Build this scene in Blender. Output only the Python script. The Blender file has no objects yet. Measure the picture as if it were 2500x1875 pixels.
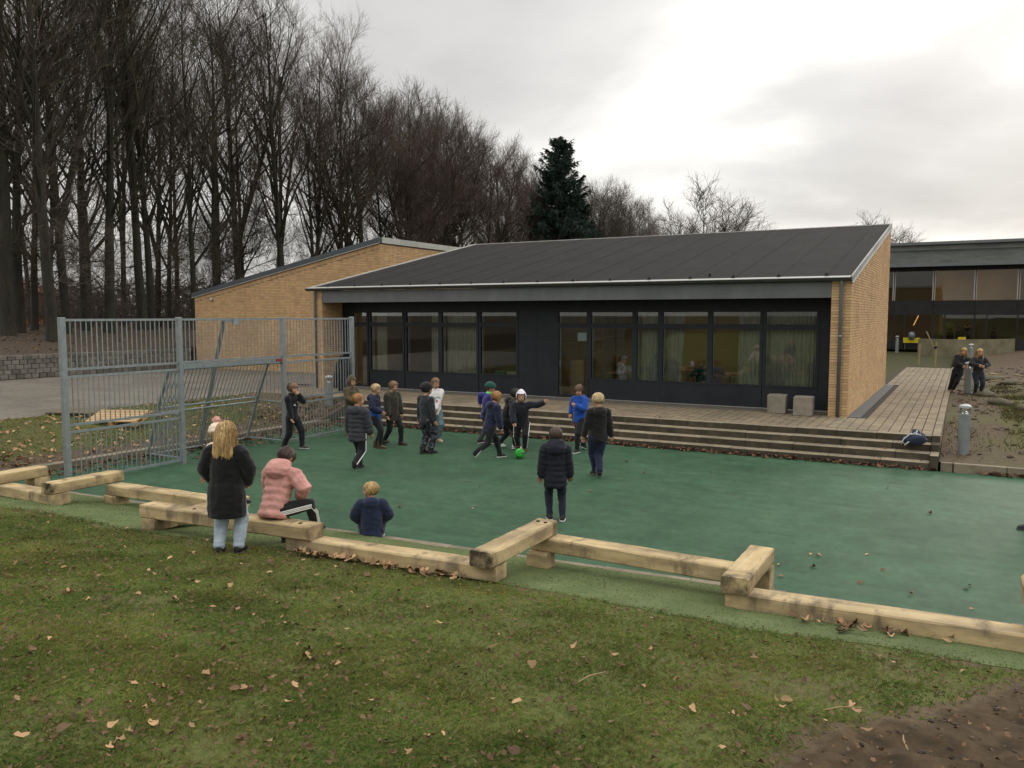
import bpy, bmesh, math, random
import numpy as np
from mathutils import Vector, Matrix, Euler, noise
from mathutils.bvhtree import BVHTree

random.seed(7); np.random.seed(7)
R = math.radians
SC = bpy.context.scene
COL = SC.collection
PI = math.pi

# ------------------------------------------------------------------ camera
CAM_H = 2.96
YAW = R(28.945); TILT = R(4.787)
cam_d = bpy.data.cameras.new('camera'); cam = bpy.data.objects.new('camera', cam_d); COL.objects.link(cam)
cam_d.sensor_fit = 'HORIZONTAL'; cam_d.sensor_width = 36.0; cam_d.lens = 28.8
cam_d.clip_start = 0.05; cam_d.clip_end = 3000
cam.location = (0, 0, CAM_H); cam.rotation_euler = (PI/2 - TILT, 0, YAW)
SC.camera = cam

# ------------------------------------------------------------------ sky, sun, exposure
SUN_AZ = R(-12)      # degrees left(+)/right(-) of +Y
SUN_EL = R(20)
sun_dir = Vector((-math.sin(SUN_AZ)*math.cos(SUN_EL), math.cos(SUN_AZ)*math.cos(SUN_EL), math.sin(SUN_EL)))
W = bpy.data.worlds.new('World'); SC.world = W; W.use_nodes = True
nt = W.node_tree; N = nt.nodes; L = nt.links
for n in list(N): N.remove(n)
def wn(t, **k):
    n = N.new(t)
    for a, b in k.items(): setattr(n, a, b)
    return n
def wmath(op, a, b=None, c=None, clamp=False):
    n = wn('ShaderNodeMath', operation=op, use_clamp=clamp)
    for i, v in enumerate((a, b, c)):
        if v is None: continue
        if isinstance(v, (int, float)): n.inputs[i].default_value = v
        else: L.new(v, n.inputs[i])
    return n.outputs[0]
tc = wn('ShaderNodeTexCoord')
sky = wn('ShaderNodeTexSky'); sky.sky_type = 'NISHITA'; sky.sun_disc = False
sky.sun_elevation = SUN_EL; sky.sun_rotation = -SUN_AZ
sep = wn('ShaderNodeSeparateXYZ'); L.new(tc.outputs['Generated'], sep.inputs[0])
zc = wmath('MAXIMUM', sep.outputs[2], 0.0)
den = wmath('ADD', zc, 0.34)
px = wmath('DIVIDE', sep.outputs[0], den); py = wmath('DIVIDE', sep.outputs[1], den)
cmb = wn('ShaderNodeCombineXYZ'); L.new(px, cmb.inputs[0]); L.new(py, cmb.inputs[1])
mp = wn('ShaderNodeMapping'); L.new(cmb.outputs[0], mp.inputs[0])
mp.inputs['Rotation'].default_value = (0, 0, R(-24)); mp.inputs['Scale'].default_value = (1.15, 1.5, 1); mp.inputs['Location'].default_value = (1.7, 5.8, 0.0)
n1 = wn('ShaderNodeTexNoise'); n1.inputs['Scale'].default_value = 1.0; n1.inputs['Detail'].default_value = 6; n1.inputs['Roughness'].default_value = .47; n1.inputs['Distortion'].default_value = .2
L.new(mp.outputs[0], n1.inputs['Vector'])
rp = wn('ShaderNodeValToRGB'); L.new(n1.outputs[0], rp.inputs[0])
e = rp.color_ramp.elements
e[0].position = .30; e[0].color = (.47, .46, .45, 1)
e[1].position = .60; e[1].color = (.97, .945, .90, 1)
m = e.new(.46); m.color = (.63, .615, .595, 1)
# the cloud layer lets more light through round the sun
dv = wn('ShaderNodeVectorMath', operation='DOT_PRODUCT'); L.new(tc.outputs['Generated'], dv.inputs[0]); dv.inputs[1].default_value = sun_dir
dd = wmath('MAXIMUM', dv.outputs['Value'], 0.0)
gl = wmath('MULTIPLY', wmath('POWER', dd, 6.0), 0.20)
zen = wmath('MULTIPLY', wmath('POWER', zc, 1.2), 1.9)      # an overcast sky is brightest overhead
gl2 = wmath('ADD', wmath('ADD', gl, 0.84), zen)
vm = wn('ShaderNodeVectorMath', operation='SCALE'); L.new(rp.outputs[0], vm.inputs[0]); L.new(wmath('MULTIPLY', gl2, 9.6), vm.inputs['Scale'])
mx = wn('ShaderNodeMix', data_type='RGBA'); mx.inputs[0].default_value = .95
L.new(sky.outputs[0], mx.inputs[6]); L.new(vm.outputs[0], mx.inputs[7])
bg = wn('ShaderNodeBackground'); bg.inputs[1].default_value = 0.10
L.new(mx.outputs[2], bg.inputs[0])
wo = wn('ShaderNodeOutputWorld'); L.new(bg.outputs[0], wo.inputs[0])

sl = bpy.data.lights.new('sun', 'SUN'); sl.energy = 0.7; sl.angle = R(20); sl.color = (1.0, .93, .82)
so = bpy.data.objects.new('sun', sl); COL.objects.link(so); so.location = (10, 60, 40)
so.rotation_euler = (-sun_dir).to_track_quat('-Z', 'Y').to_euler()
SC.view_settings.view_transform = 'Standard'; SC.view_settings.look = 'None'
SC.view_settings.exposure = 0.12; SC.view_settings.gamma = 1.0; SC.view_settings.use_curve_mapping = False
SC.cycles.use_denoising = True; SC.cycles.denoising_prefilter = 'ACCURATE'; SC.cycles.use_adaptive_sampling = False; SC.cycles.sample_clamp_indirect = 4.0
SC.cycles.max_bounces = 6; SC.cycles.transparent_max_bounces = 16; SC.cycles.caustics_reflective = False; SC.cycles.caustics_refractive = False

# ------------------------------------------------------------------ helpers
CAM_F = Vector((-math.sin(YAW)*math.cos(TILT), math.cos(YAW)*math.cos(TILT), -math.sin(TILT)))
CAM_R = Vector((math.cos(YAW), math.sin(YAW), 0)); CAM_U = CAM_R.cross(CAM_F)
def depth(p): return (Vector(p) - cam.location).dot(CAM_F)
def in_view(p, margin=1.05):
    v = Vector(p) - cam.location; w = v.dot(CAM_F)
    return w > .3 and abs(v.dot(CAM_R))/w < .625*margin and abs(v.dot(CAM_U))/w < .469*margin

ORG = {}
def org_of(o): return ORG.get(o.name, Vector((0, 0, 0))) if o is not None else Vector((0, 0, 0))
def tag(o, label=None, cat=None, group=None, kind=None):
    if label: o['label'] = label
    if cat: o['category'] = cat
    if group: o['group'] = group
    if kind: o['kind'] = kind
    return o
def empty(name, loc=(0, 0, 0), label=None, cat=None, group=None, rz=0, kind=None):
    o = bpy.data.objects.new(name, None); COL.objects.link(o)
    o.location = loc; o.rotation_euler = (0, 0, rz); o.empty_display_size = .1
    ORG[o.name] = Vector(loc)
    return tag(o, label, cat, group, kind)
def link_mesh(name, me, parent=None, loc=None, rot=None, scale=None):
    o = bpy.data.objects.new(name, me); COL.objects.link(o)
    if parent is not None:
        o.parent = parent; ORG[o.name] = org_of(parent)
    if loc is not None: o.location = loc
    if rot is not None: o.rotation_euler = rot
    if scale is not None: o.scale = scale
    return o
class MB:
    def __init__(s): s.v = []; s.f = []
    def add(s, vs, fs):
        k = len(s.v); s.v += [tuple(v) for v in vs]; s.f += [tuple(i + k for i in f) for f in fs]; return s
    def box(s, x0, x1, y0, y1, z0, z1, M=None):
        vs = [(x0,y0,z0),(x1,y0,z0),(x1,y1,z0),(x0,y1,z0),(x0,y0,z1),(x1,y0,z1),(x1,y1,z1),(x0,y1,z1)]
        if M is not None: vs = [M @ Vector(v) for v in vs]
        return s.add(vs, [(0,3,2,1),(4,5,6,7),(0,1,5,4),(1,2,6,5),(2,3,7,6),(3,0,4,7)])
    def cbox(s, c, d, M=None):
        return s.box(c[0]-d[0]/2, c[0]+d[0]/2, c[1]-d[1]/2, c[1]+d[1]/2, c[2]-d[2]/2, c[2]+d[2]/2, M)
    def tube(s, pts, rads, n=6, caps=True, ref=None):
        pts = [Vector(p) for p in pts]
        if isinstance(rads, (int, float)): rads = [rads]*len(pts)
        k = len(s.v); u = None
        for i, p in enumerate(pts):
            t = (pts[min(i+1, len(pts)-1)] - pts[max(i-1, 0)]).normalized()
            if u is None:
                a = Vector(ref) if ref else (Vector((0,0,1)) if abs(t.z) < .9 else Vector((1,0,0)))
                u = (a - t*a.dot(t)).normalized()
            else:
                u = (u - t*u.dot(t)).normalized()
            w = t.cross(u)
            for j in range(n):
                an = 2*PI*j/n
                s.v.append(tuple(p + (u*math.cos(an) + w*math.sin(an))*rads[i]))
        for i in range(len(pts)-1):
            for j in range(n):
                a = k+i*n+j; b = k+i*n+(j+1) % n
                s.f.append((a, b, b+n, a+n))
        if caps:
            s.f.append(tuple(k+j for j in reversed(range(n)))); e0 = k+(len(pts)-1)*n; s.f.append(tuple(e0+j for j in range(n)))
        return s
    def rings(s, rings, caps=True):
        # rings: list of (centre, u, v) ; vertices c + u cos + v sin
        n = 14; k = len(s.v)
        for c, u, w in rings:
            c = Vector(c); u = Vector(u); w = Vector(w)
            for j in range(n):
                a = 2*PI*j/n; s.v.append(tuple(c + u*math.cos(a) + w*math.sin(a)))
        for i in range(len(rings)-1):
            for j in range(n):
                a = k+i*n+j; b = k+i*n+(j+1) % n
                s.f.append((a, b, b+n, a+n))
        if caps:
            s.f.append(tuple(k+j for j in reversed(range(n)))); e0 = k+(len(rings)-1)*n; s.f.append(tuple(e0+j for j in range(n)))
        return s
    def ellipsoid(s, c, r, M=None, nu=14, nv=9):
        c = Vector(c); k = len(s.v)
        def P(x, y, z):
            v = Vector((x*r[0], y*r[1], z*r[2])); v = (M @ v) if M is not None else v
            s.v.append(tuple(c + v))
        P(0, 0, -1)
        for i in range(1, nv):
            th = -PI/2 + PI*i/nv
            for j in range(nu):
                a = 2*PI*j/nu; P(math.cos(th)*math.cos(a), math.cos(th)*math.sin(a), math.sin(th))
        P(0, 0, 1); top = len(s.v)-1
        for j in range(nu): s.f.append((k, k+1+(j+1) % nu, k+1+j))
        for i in range(nv-2):
            for j in range(nu):
                a = k+1+i*nu+j; b = k+1+i*nu+(j+1) % nu; s.f.append((a, b, b+nu, a+nu))
        for j in range(nu): s.f.append((top, k+1+(nv-2)*nu+j, k+1+(nv-2)*nu+(j+1) % nu))
        return s
    def prism(s, poly, y0, y1, axis='y'):
        # poly of (a,b); extruded along axis
        n = len(poly); vs = []
        for t in (y0, y1):
            for a, b in poly:
                vs.append((a, t, b) if axis == 'y' else ((t, a, b) if axis == 'x' else (a, b, t)))
        fs = [tuple(range(n)), tuple(range(2*n-1, n-1, -1))] + [(i, n+i, n+(i+1) % n, (i+1) % n) for i in range(n)]
        return s.add(vs, fs)
    def mesh(s, name, mat=None, smooth=False, off=None):
        me = bpy.data.meshes.new(name)
        vs = s.v if off is None else [(a-off[0], b-off[1], c-off[2]) for a, b, c in s.v]
        me.from_pydata(vs, [], s.f)
        if mat is not None: me.materials.append(mat)
        if smooth: me.polygons.foreach_set('use_smooth', [True]*len(me.polygons))
        me.update(); return me
    def build(s, name, mat=None, parent=None, smooth=False, fix=False):
        me = s.mesh(name, mat, smooth, off=org_of(parent) if parent is not None else None)
        if fix: fixn(me)
        return link_mesh(name, me, parent)
def fixn(me):
    bm = bmesh.new(); bm.from_mesh(me); bmesh.ops.recalc_face_normals(bm, faces=bm.faces); bm.to_mesh(me); bm.free()
def np_mesh(name, verts, faces, mat=None, smooth=False):
    """verts (n,3), faces (m,k) arrays -> mesh"""
    me = bpy.data.meshes.new(name); k = faces.shape[1]
    me.vertices.add(len(verts)); me.vertices.foreach_set('co', verts.astype(np.float32).ravel())
    me.loops.add(faces.size); me.loops.foreach_set('vertex_index', faces.astype(np.int32).ravel())
    me.polygons.add(len(faces)); me.polygons.foreach_set('loop_start', np.arange(0, faces.size, k, dtype=np.int32))
    if mat is not None: me.materials.append(mat)
    if smooth: me.polygons.foreach_set('use_smooth', [True]*len(faces))
    me.update(calc_edges=True); return me
def bevel_mesh(me, w, seg=1):
    bm = bmesh.new(); bm.from_mesh(me)
    bmesh.ops.bevel(bm, geom=bm.edges[:], offset=w, segments=seg, affect='EDGES', profile=.5)
    bm.to_mesh(me); bm.free(); return me
def copy_tree(o, parent=None):
    c = o.copy(); COL.objects.link(c); c.parent = parent
    ORG[c.name] = org_of(o)
    for ch in o.children: copy_tree(ch, c)
    return c
def top(o, label, cat, group=None):
    return tag(o, label, cat, group)

# ------------------------------------------------------------------ materials
MATS = {}
def M(name, c, c2=None, scale=4.0, rough=.85, bump=0.0, bscale=60.0, spec=.25, metal=0.0, rnd=0.0, hue=0.0,
      coord='pos', stretch=None, grime=None, gscale=1.2, gamt=.5, detail=5.0, sheen=0.0, ramp=(.35, .65), coat=0.0):
    if name in MATS: return MATS[name]
    m = bpy.data.materials.new(name); m.use_nodes = True; MATS[name] = m
    t = m.node_tree; nd = t.nodes; lk = t.links
    b = nd['Principled BSDF']
    b.inputs['Roughness'].default_value = rough; b.inputs['Metallic'].default_value = metal
    b.inputs['Specular IOR Level'].default_value = spec
    if sheen: b.inputs['Sheen Weight'].default_value = sheen
    if coat: b.inputs['Coat Weight'].default_value = coat
    if coord == 'pos': vec = nd.new('ShaderNodeNewGeometry').outputs['Position']
    elif coord == 'obj': vec = nd.new('ShaderNodeTexCoord').outputs['Object']
    else: vec = nd.new('ShaderNodeTexCoord').outputs['Generated']
    if stretch:
        mp = nd.new('ShaderNodeMapping'); mp.inputs['Scale'].default_value = stretch; lk.new(vec, mp.inputs[0]); vec = mp.outputs[0]
    def noise_(sc, det=detail, rg=.55):
        n = nd.new('ShaderNodeTexNoise'); n.inputs['Scale'].default_value = sc; n.inputs['Detail'].default_value = det; n.inputs['Roughness'].default_value = rg
        lk.new(vec, n.inputs['Vector']); return n.outputs[0]
    def ramp_(v, a, bb):
        r = nd.new('ShaderNodeMapRange'); r.inputs[1].default_value = a; r.inputs[2].default_value = bb; r.clamp = True; lk.new(v, r.inputs[0]); return r.outputs[0]
    def mix_(f, a, bb, mode='MIX'):
        x = nd.new('ShaderNodeMix'); x.data_type = 'RGBA'; x.blend_type = mode
        if isinstance(f, (int, float)): x.inputs[0].default_value = f
        else: lk.new(f, x.inputs[0])
        for i, q in ((6, a), (7, bb)):
            if isinstance(q, tuple): x.inputs[i].default_value = (*q[:3], 1)
            else: lk.new(q, x.inputs[i])
        return x.outputs[2]
    col = tuple(c)
    if c2 is not None: col = mix_(ramp_(noise_(scale), *ramp), tuple(c), tuple(c2))
    if grime is not None:
        col = mix_(nd_mul(nd, lk, ramp_(noise_(gscale, 6), .45, .75), gamt), col, tuple(grime))
    if rnd or hue:
        oi = nd.new('ShaderNodeObjectInfo'); ge = nd.new('ShaderNodeNewGeometry')
        ad = nd.new('ShaderNodeMath'); ad.operation = 'ADD'; lk.new(oi.outputs['Random'], ad.inputs[0]); lk.new(ge.outputs['Random Per Island'], ad.inputs[1])
        fr = nd.new('ShaderNodeMath'); fr.operation = 'FRACT'; lk.new(ad.outputs[0], fr.inputs[0])
        hs = nd.new('ShaderNodeHueSaturation')
        if isinstance(col, tuple): hs.inputs['Color'].default_value = (*col, 1)
        else: lk.new(col, hs.inputs['Color'])
        mr = nd.new('ShaderNodeMapRange'); mr.inputs[3].default_value = 1-rnd; mr.inputs[4].default_value = 1+rnd; lk.new(fr.outputs[0], mr.inputs[0]); lk.new(mr.outputs[0], hs.inputs['Value'])
        if hue:
            m2 = nd.new('ShaderNodeMath'); m2.operation = 'MULTIPLY'; m2.inputs[1].default_value = 7.31; lk.new(fr.outputs[0], m2.inputs[0])
            f2 = nd.new('ShaderNodeMath'); f2.operation = 'FRACT'; lk.new(m2.outputs[0], f2.inputs[0])
            mh = nd.new('ShaderNodeMapRange'); mh.inputs[3].default_value = .5-hue; mh.inputs[4].default_value = .5+hue; lk.new(f2.outputs[0], mh.inputs[0]); lk.new(mh.outputs[0], hs.inputs['Hue'])
        col = hs.outputs[0]
    if isinstance(col, tuple): b.inputs['Base Color'].default_value = (*col, 1)
    else: lk.new(col, b.inputs['Base Color'])
    if bump:
        bp = nd.new('ShaderNodeBump'); bp.inputs['Strength'].default_value = min(1, bump); bp.inputs['Distance'].default_value = .01
        lk.new(noise_(bscale, 4), bp.inputs['Height']); lk.new(bp.outputs[0], b.inputs['Normal'])
    return m
def nd_mul(nd, lk, v, k):
    x = nd.new('ShaderNodeMath'); x.operation = 'MULTIPLY'; x.inputs[1].default_value = k; lk.new(v, x.inputs[0]); return x.outputs[0]
def speckle(m, layers):
    """multiplies the base colour's value by noise layers (scale, amount, stretch)"""
    nd = m.node_tree.nodes; lk = m.node_tree.links; b = nd['Principled BSDF']; src = b.inputs['Base Color'].links[0].from_socket
    pos = nd.new('ShaderNodeNewGeometry').outputs['Position']; prev = None
    for sc, amt, st in layers:
        mp = nd.new('ShaderNodeMapping'); mp.inputs['Scale'].default_value = st; lk.new(pos, mp.inputs[0])
        n = nd.new('ShaderNodeTexNoise'); n.inputs['Scale'].default_value = sc; n.inputs['Detail'].default_value = 4; lk.new(mp.outputs[0], n.inputs['Vector'])
        r = nd.new('ShaderNodeMapRange'); r.inputs[1].default_value = .32; r.inputs[2].default_value = .68; r.inputs[3].default_value = 1-amt; r.inputs[4].default_value = 1+amt; lk.new(n.outputs[0], r.inputs[0])
        if prev is None: prev = r.outputs[0]
        else:
            q = nd.new('ShaderNodeMath'); q.operation = 'MULTIPLY'; lk.new(prev, q.inputs[0]); lk.new(r.outputs[0], q.inputs[1]); prev = q.outputs[0]
    h = nd.new('ShaderNodeHueSaturation'); lk.new(src, h.inputs['Color']); lk.new(prev, h.inputs['Value']); lk.new(h.outputs[0], b.inputs['Base Color'])
    return m
def emit(name, c, s):
    m = bpy.data.materials.new(name); m.use_nodes = True; b = m.node_tree.nodes['Principled BSDF']
    b.inputs['Base Color'].default_value = (*c, 1); b.inputs['Emission Color'].default_value = (*c, 1); b.inputs['Emission Strength'].default_value = s
    return m
def glass_mat(name, tint=(.9, .93, .9), ior=1.5, boost=1.6):
    m = bpy.data.materials.new(name); m.use_nodes = True; t = m.node_tree; nd = t.nodes; lk = t.links
    for n in list(nd): nd.remove(n)
    o = nd.new('ShaderNodeOutputMaterial'); tr = nd.new('ShaderNodeBsdfTransparent'); tr.inputs[0].default_value = (*tint, 1)
    g = nd.new('ShaderNodeBsdfGlossy'); g.inputs['Roughness'].default_value = .01; g.inputs['Color'].default_value = (1, 1, 1, 1)
    f = nd.new('ShaderNodeFresnel'); f.inputs[0].default_value = ior
    k = nd.new('ShaderNodeMath'); k.operation = 'MULTIPLY'; k.use_clamp = True; k.inputs[1].default_value = boost; lk.new(f.outputs[0], k.inputs[0])
    x = nd.new('ShaderNodeMixShader'); lk.new(k.outputs[0], x.inputs[0]); lk.new(tr.outputs[0], x.inputs[1]); lk.new(g.outputs[0], x.inputs[2]); lk.new(x.outputs[0], o.inputs[0])
    return m
# ------------------------------------------------------------------ ground
def sm(t): t = max(0.0, min(1.0, t)); return t*t*(3-2*t)
def nz(x, y, s=1.0, o=0.0): return noise.noise(Vector((x*s+o, y*s-o, o*.7)))
def yk(X): return 8.1 + .055*(X + 12.1)
def z_lawn(X, Y):
    return .08 + .152*(yk(X) - Y) + .012*nz(X, Y, .8) + .006*nz(X, Y, 2.7, 3)
TURF = [(-30,6.2),(-11.33,6.2),(-10.8,6.26),(-9.8,6.25),(-8.4,6.2),(-7.4,6.35),(-6.49,6.57),(-3.9,6.75),(-3.49,6.8),(-2.95,6.75),(-2.27,6.69),(-1.5,6.6),(-.92,6.78),(-.31,6.86),(.47,6.88),(20,7.4)]
def y_turf(X):
    for (a, b), (c, d) in zip(TURF, TURF[1:]):
        if a <= X <= c:
            return b + (d-b)*(X-a)/(c-a) + .10*nz(X, 0, 1.7, 5) + .04*nz(X, 0, 6, 9)
    return 6.5
MUD = [(-1.4,2.6),(-.95,3.5),(-.63,4.41),(-.36,5.27),(-.04,5.84),(.15,6.3),(.45,6.7)]
def mud_at(X, Y):
    # bare muddy ground at the right of the slope
    xb = None
    for (a, b), (c, d) in zip(MUD, MUD[1:]):
        if b <= Y <= d: xb = a + (c-a)*(Y-b)/(d-b)
    if Y < MUD[0][1]: xb = MUD[0][0] - .3
    if xb is None: return 0.0
    return sm((X - xb + .22*nz(X, Y, 1.6, 2) + .12*nz(X, Y, 5, 4))/.55 + .35)
def bare_at(X, Y):
    # trodden patches just below the timbers and small worn spots
    v = 0
    d = y_turf(X) - Y
    v += .85*sm(1 - d/.38)*sm(.55 + 1.4*nz(X, Y, 1.1, 8)) if d > 0 else 0
    v += sm((nz(X, Y, 1.4, 21) - .34)/.2)*.6
    return min(1, v)
def z_bankL(X, Y):
    z = .12 + .43*sm((-15.3 - X)/4.0)
    z = max(z, .12 + .44*sm((Y - 16.8)/1.5))
    if Y < 8.3: z = max(z, min(z_lawn(X, Y), .9))
    return min(z, .9) + .02*nz(X, Y, .9, 11)
def z_bankR(X, Y):
    return .15 + .36*sm((Y - 17.8)/6.5) + .22*sm((X - .9)/2.5)*sm((Y-18.3)/4)*sm((75-Y)/20) + .035*nz(X, Y, .7, 4) + .02*nz(X, Y, 2.4, 6)

def ground_mat(name, g1, g2, d1, d2, bump=.5):
    m = bpy.data.materials.new(name); m.use_nodes = True; t = m.node_tree; nd = t.nodes; lk = t.links; b = nd['Principled BSDF']
    b.inputs['Roughness'].default_value = .95; b.inputs['Specular IOR Level'].default_value = .15
    pos = nd.new('ShaderNodeNewGeometry').outputs['Position']
    def no(sc, det=6):
        n = nd.new('ShaderNodeTexNoise'); n.inputs['Scale'].default_value = sc; n.inputs['Detail'].default_value = det; n.inputs['Roughness'].default_value = .62; lk.new(pos, n.inputs['Vector']); return n.outputs[0]
    def rg(v, a, c):
        r = nd.new('ShaderNodeMapRange'); r.inputs[1].default_value = a; r.inputs[2].default_value = c; lk.new(v, r.inputs[0]); return r.outputs[0]
    def mx(f, a, c):
        x = nd.new('ShaderNodeMix'); x.data_type = 'RGBA'; lk.new(f, x.inputs[0])
        for i, q in ((6, a), (7, c)):
            if isinstance(q, tuple): x.inputs[i].default_value = (*q, 1)
            else: lk.new(q, x.inputs[i])
        return x.outputs[2]
    grass = mx(rg(no(34), .35, .65), g1, g2); dirt = mx(rg(no(9), .35, .65), d1, d2)
    at = nd.new('ShaderNodeAttribute'); at.attribute_name = 'mask'
    ad = nd.new('ShaderNodeMath'); ad.operation = 'ADD'; lk.new(at.outputs['Fac'], ad.inputs[0])
    s2 = nd.new('ShaderNodeMath'); s2.operation = 'MULTIPLY_ADD'; s2.inputs[1].default_value = .9; s2.inputs[2].default_value = -.45; lk.new(no(14, 5), s2.inputs[0]); lk.new(s2.outputs[0], ad.inputs[1])
    col = mx(rg(ad.outputs[0], .35, .65), grass, dirt)
    wet = mx(rg(no(5, 7), .35, .65), (.088,.060,.033), (.034,.024,.014))
    col = mx(rg(ad.outputs[0], 1.15, 1.55), col, wet)
    lk.new(col, b.inputs['Base Color'])
    bp = nd.new('ShaderNodeBump'); bp.inputs['Strength'].default_value = bump; bp.inputs['Distance'].default_value = .03; lk.new(no(22, 6), bp.inputs['Height']); lk.new(bp.outputs[0], b.inputs['Normal'])
    return m
def sheet(name, xs, ys, zf, mat, maskf=None, kind='structure'):
    xs = list(xs); ys = list(ys)
    v = np.array([(x, y, zf(x, y)) for y in ys for x in xs]); nx = len(xs)
    i, j = np.meshgrid(np.arange(len(ys)-1), np.arange(nx-1), indexing='ij'); a = (i*nx+j).ravel()
    f = np.stack([a, a+1, a+nx+1, a+nx], 1)
    me = np_mesh(name, v, f, mat, smooth=True)
    if maskf:
        at = me.attributes.new('mask', 'FLOAT', 'POINT')
        at.data.foreach_set('value', np.array([maskf(x, y) for y in ys for x in xs], dtype=np.float32))
    o = link_mesh(name, me); o['kind'] = kind; return o
def fr(a, b, s): n = max(1, int(round((b-a)/s))); return [a+(b-a)*i/n for i in range(n+1)]

MUDC = ((.062,.043,.031), (.030,.021,.016))
m_lawn = ground_mat('lawn_soil', (.070,.090,.025), (.118,.126,.040), (.130,.095,.058), (.075,.054,.034))
m_wild = ground_mat('rough_grass', (.075,.085,.028), (.11,.10,.045), (.125,.092,.062), (.070,.052,.038))
m_wood = ground_mat('woodland_floor', (.050,.055,.022), (.06,.055,.026), (.078,.058,.041), (.048,.035,.026))
def base_h(X, Y):
    if X < -31.7:
        z = 1.44 + .08*min(9, -31.7 - X) + .10*nz(X, Y, .25) + .04*nz(X, Y, .9)
        return z
    if -19.38 < X < 26 and Y < 18.7: return -.35
    if -.6 < X < 26 and Y < 60: return -.35
    if Y < 32: return .40
    return .42 + .06*nz(X, Y, .2) + 1.2*sm((Y-45)/50)*sm((-8-X)/20)
xs = sorted(set([-900,-500,-300,-200,-150,-110,-90,-75] + fr(-65,-31.9,.8) + [-31.71,-31.69] + fr(-31,-19.5,1.2) + [-19.39,-19.37] + fr(-18.5,-15.4,1.2) + fr(-14,25,1.5) + [-.61,-.59,25.99,26.01,30,40,55,80,120,200,400,900]))
ys = sorted(set([-900,-300,-100,-40,-15] + fr(-5,17,1.5) + [17.6,18.69,18.71] + fr(19.5,45,1.2) + fr(47,100,3) + [110,130,160,220,320,500,900]))
gr = sheet('ground', xs, ys, base_h, m_wood, lambda x, y: .85 if x < -31 else .25)

m_court = M('court_rubber', (.031,.081,.042), (.042,.096,.052), scale=1.6, rough=.62, bump=.35, bscale=220, spec=.16, grime=(.064,.110,.067), gscale=1.3, gamt=.45)
speckle(m_court, [(95, .13, (1,1,1)), (9, .12, (1,1,1)), (3.5, .13, (1,1,1)), (.45, .16, (1,1,1)), (2.2, .08, (.3,2.5,1))])
co = sheet('court', fr(-15.2, 20, 1.1), fr(7.9, 17.42, 1.0), lambda x, y: 0.0, m_court)

lawn = sheet('lawn', fr(-15.25, -9, .25) + fr(-8.85, 2.2, .1) + fr(2.4, 12, .4), fr(-4, .8, .4) + fr(.95, 8.0, .1), 
             lambda x, y: (z_lawn(x, min(y, yk(x)-.12)) + .06*mud_at(x, y)*(nz(x, y, 5, 1)+.5*nz(x*.5, y, 11, 3)) if y < yk(x)-.12 else -.02), m_lawn,
             lambda x, y: max(mud_at(x, y)*1.75, bare_at(x, y)*.75))

# artificial turf strip between kerb and lawn
m_turf = M('artificial_turf', (.105,.138,.056), (.140,.172,.076), scale=3.0, rough=.9, bump=.6, bscale=260, spec=.1, grime=(.075,.085,.045), gscale=1.4, gamt=.5)
vs = []; fs = []; X = -15.2; nrow = 14
cols = fr(-15.2, 12, .12)
for xx in cols:
    y1 = yk(xx)-.20; y0 = min(y_turf(xx), y1-.05)
    for r in range(nrow+1):
        y = y0 + (y1-y0)*r/nrow
        vs.append((xx, y, z_lawn(xx, y) + (.012 if r > 0 else .004)))
vs = np.array(vs); nn = nrow+1
fs = np.array([(c*nn+r, (c+1)*nn+r, (c+1)*nn+r+1, c*nn+r+1) for c in range(len(cols)-1) for r in range(nrow)])
turf = link_mesh('turf_strip', np_mesh('turf_strip', vs, fs, m_turf, True)); turf['kind'] = 'structure'

m_conc = M('concrete', (.26,.218,.160), (.19,.160,.118), scale=6, rough=.9, bump=.3, bscale=90, grime=(.10,.085,.06), gscale=2.5, gamt=.7, rnd=.12)
# kerb along the near side, stone by stone
kb = empty('kerb', (-2, 8.6, 0), kind='structure')
me_k = bevel_mesh(MB().box(-.497,.497,-.11,.11,-.12,.0).mesh('kerb_stone', m_conc), .008)
ang = math.atan(.055)
for i in range(28):
    xx = -15.0 + i*1.0*math.cos(ang)
    o = link_mesh('kerb_stone', me_k, kb, (xx+2, yk(xx)-8.6-.10, .088 + random.uniform(-.004,.004)), (0, 0, ang))
# kerb on the left of the court
kl = empty('kerb', (-15.2, 12, 0), kind='structure')
for i in range(12):
    y = 6.6 + i*1.0
    if y+.5 > 17.7: break
    link_mesh('kerb_stone', me_k, kl, (-.07, y-12, .125 + random.uniform(-.004,.004)), (0, 0, PI/2))
# kerb right of the steps
kr = empty('kerb', (0, 17.45, 0), kind='structure')
me_k2 = bevel_mesh(MB().box(-.43,.43,-.06,.06,-.2,.0).mesh('kerb_stone', m_conc), .008)
me_k3 = bevel_mesh(MB().box(-.1,.1,-.06,.06,-.2,.0).mesh('kerb_stone', m_conc), .008)
link_mesh('kerb_stone', me_k3, kr, (-.22, .05, .17))
for i in range(14): link_mesh('kerb_stone', me_k2, kr, (.33+i*.87, .05, .17 + random.uniform(-.004,.004)))

bl = sheet('grass_bank', fr(-19.4, -15.26, .22), fr(-4, 18.5, .25), z_bankL, m_wild, lambda x, y: .30 + .8*sm((x+16.6)/1.2) + .35*sm((y-16)/1.5) + .3*nz(x, y, .8, 7))
br = sheet('earth_bank', [-.355] + fr(-.2, 6, .2) + fr(6.5, 30, 1.2), [17.56] + fr(17.7, 30, .22) + fr(31, 62, .9) + [70, 80], z_bankR, m_wild,
           lambda x, y: .62 + .45*nz(x, y, .55, 3) - .75*sm((x-.75)/.5)*sm((y-19.5)/2)*sm((31-y)/3) + .35*sm((y-33)/6)*sm((x-.8)/1.2))

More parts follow.
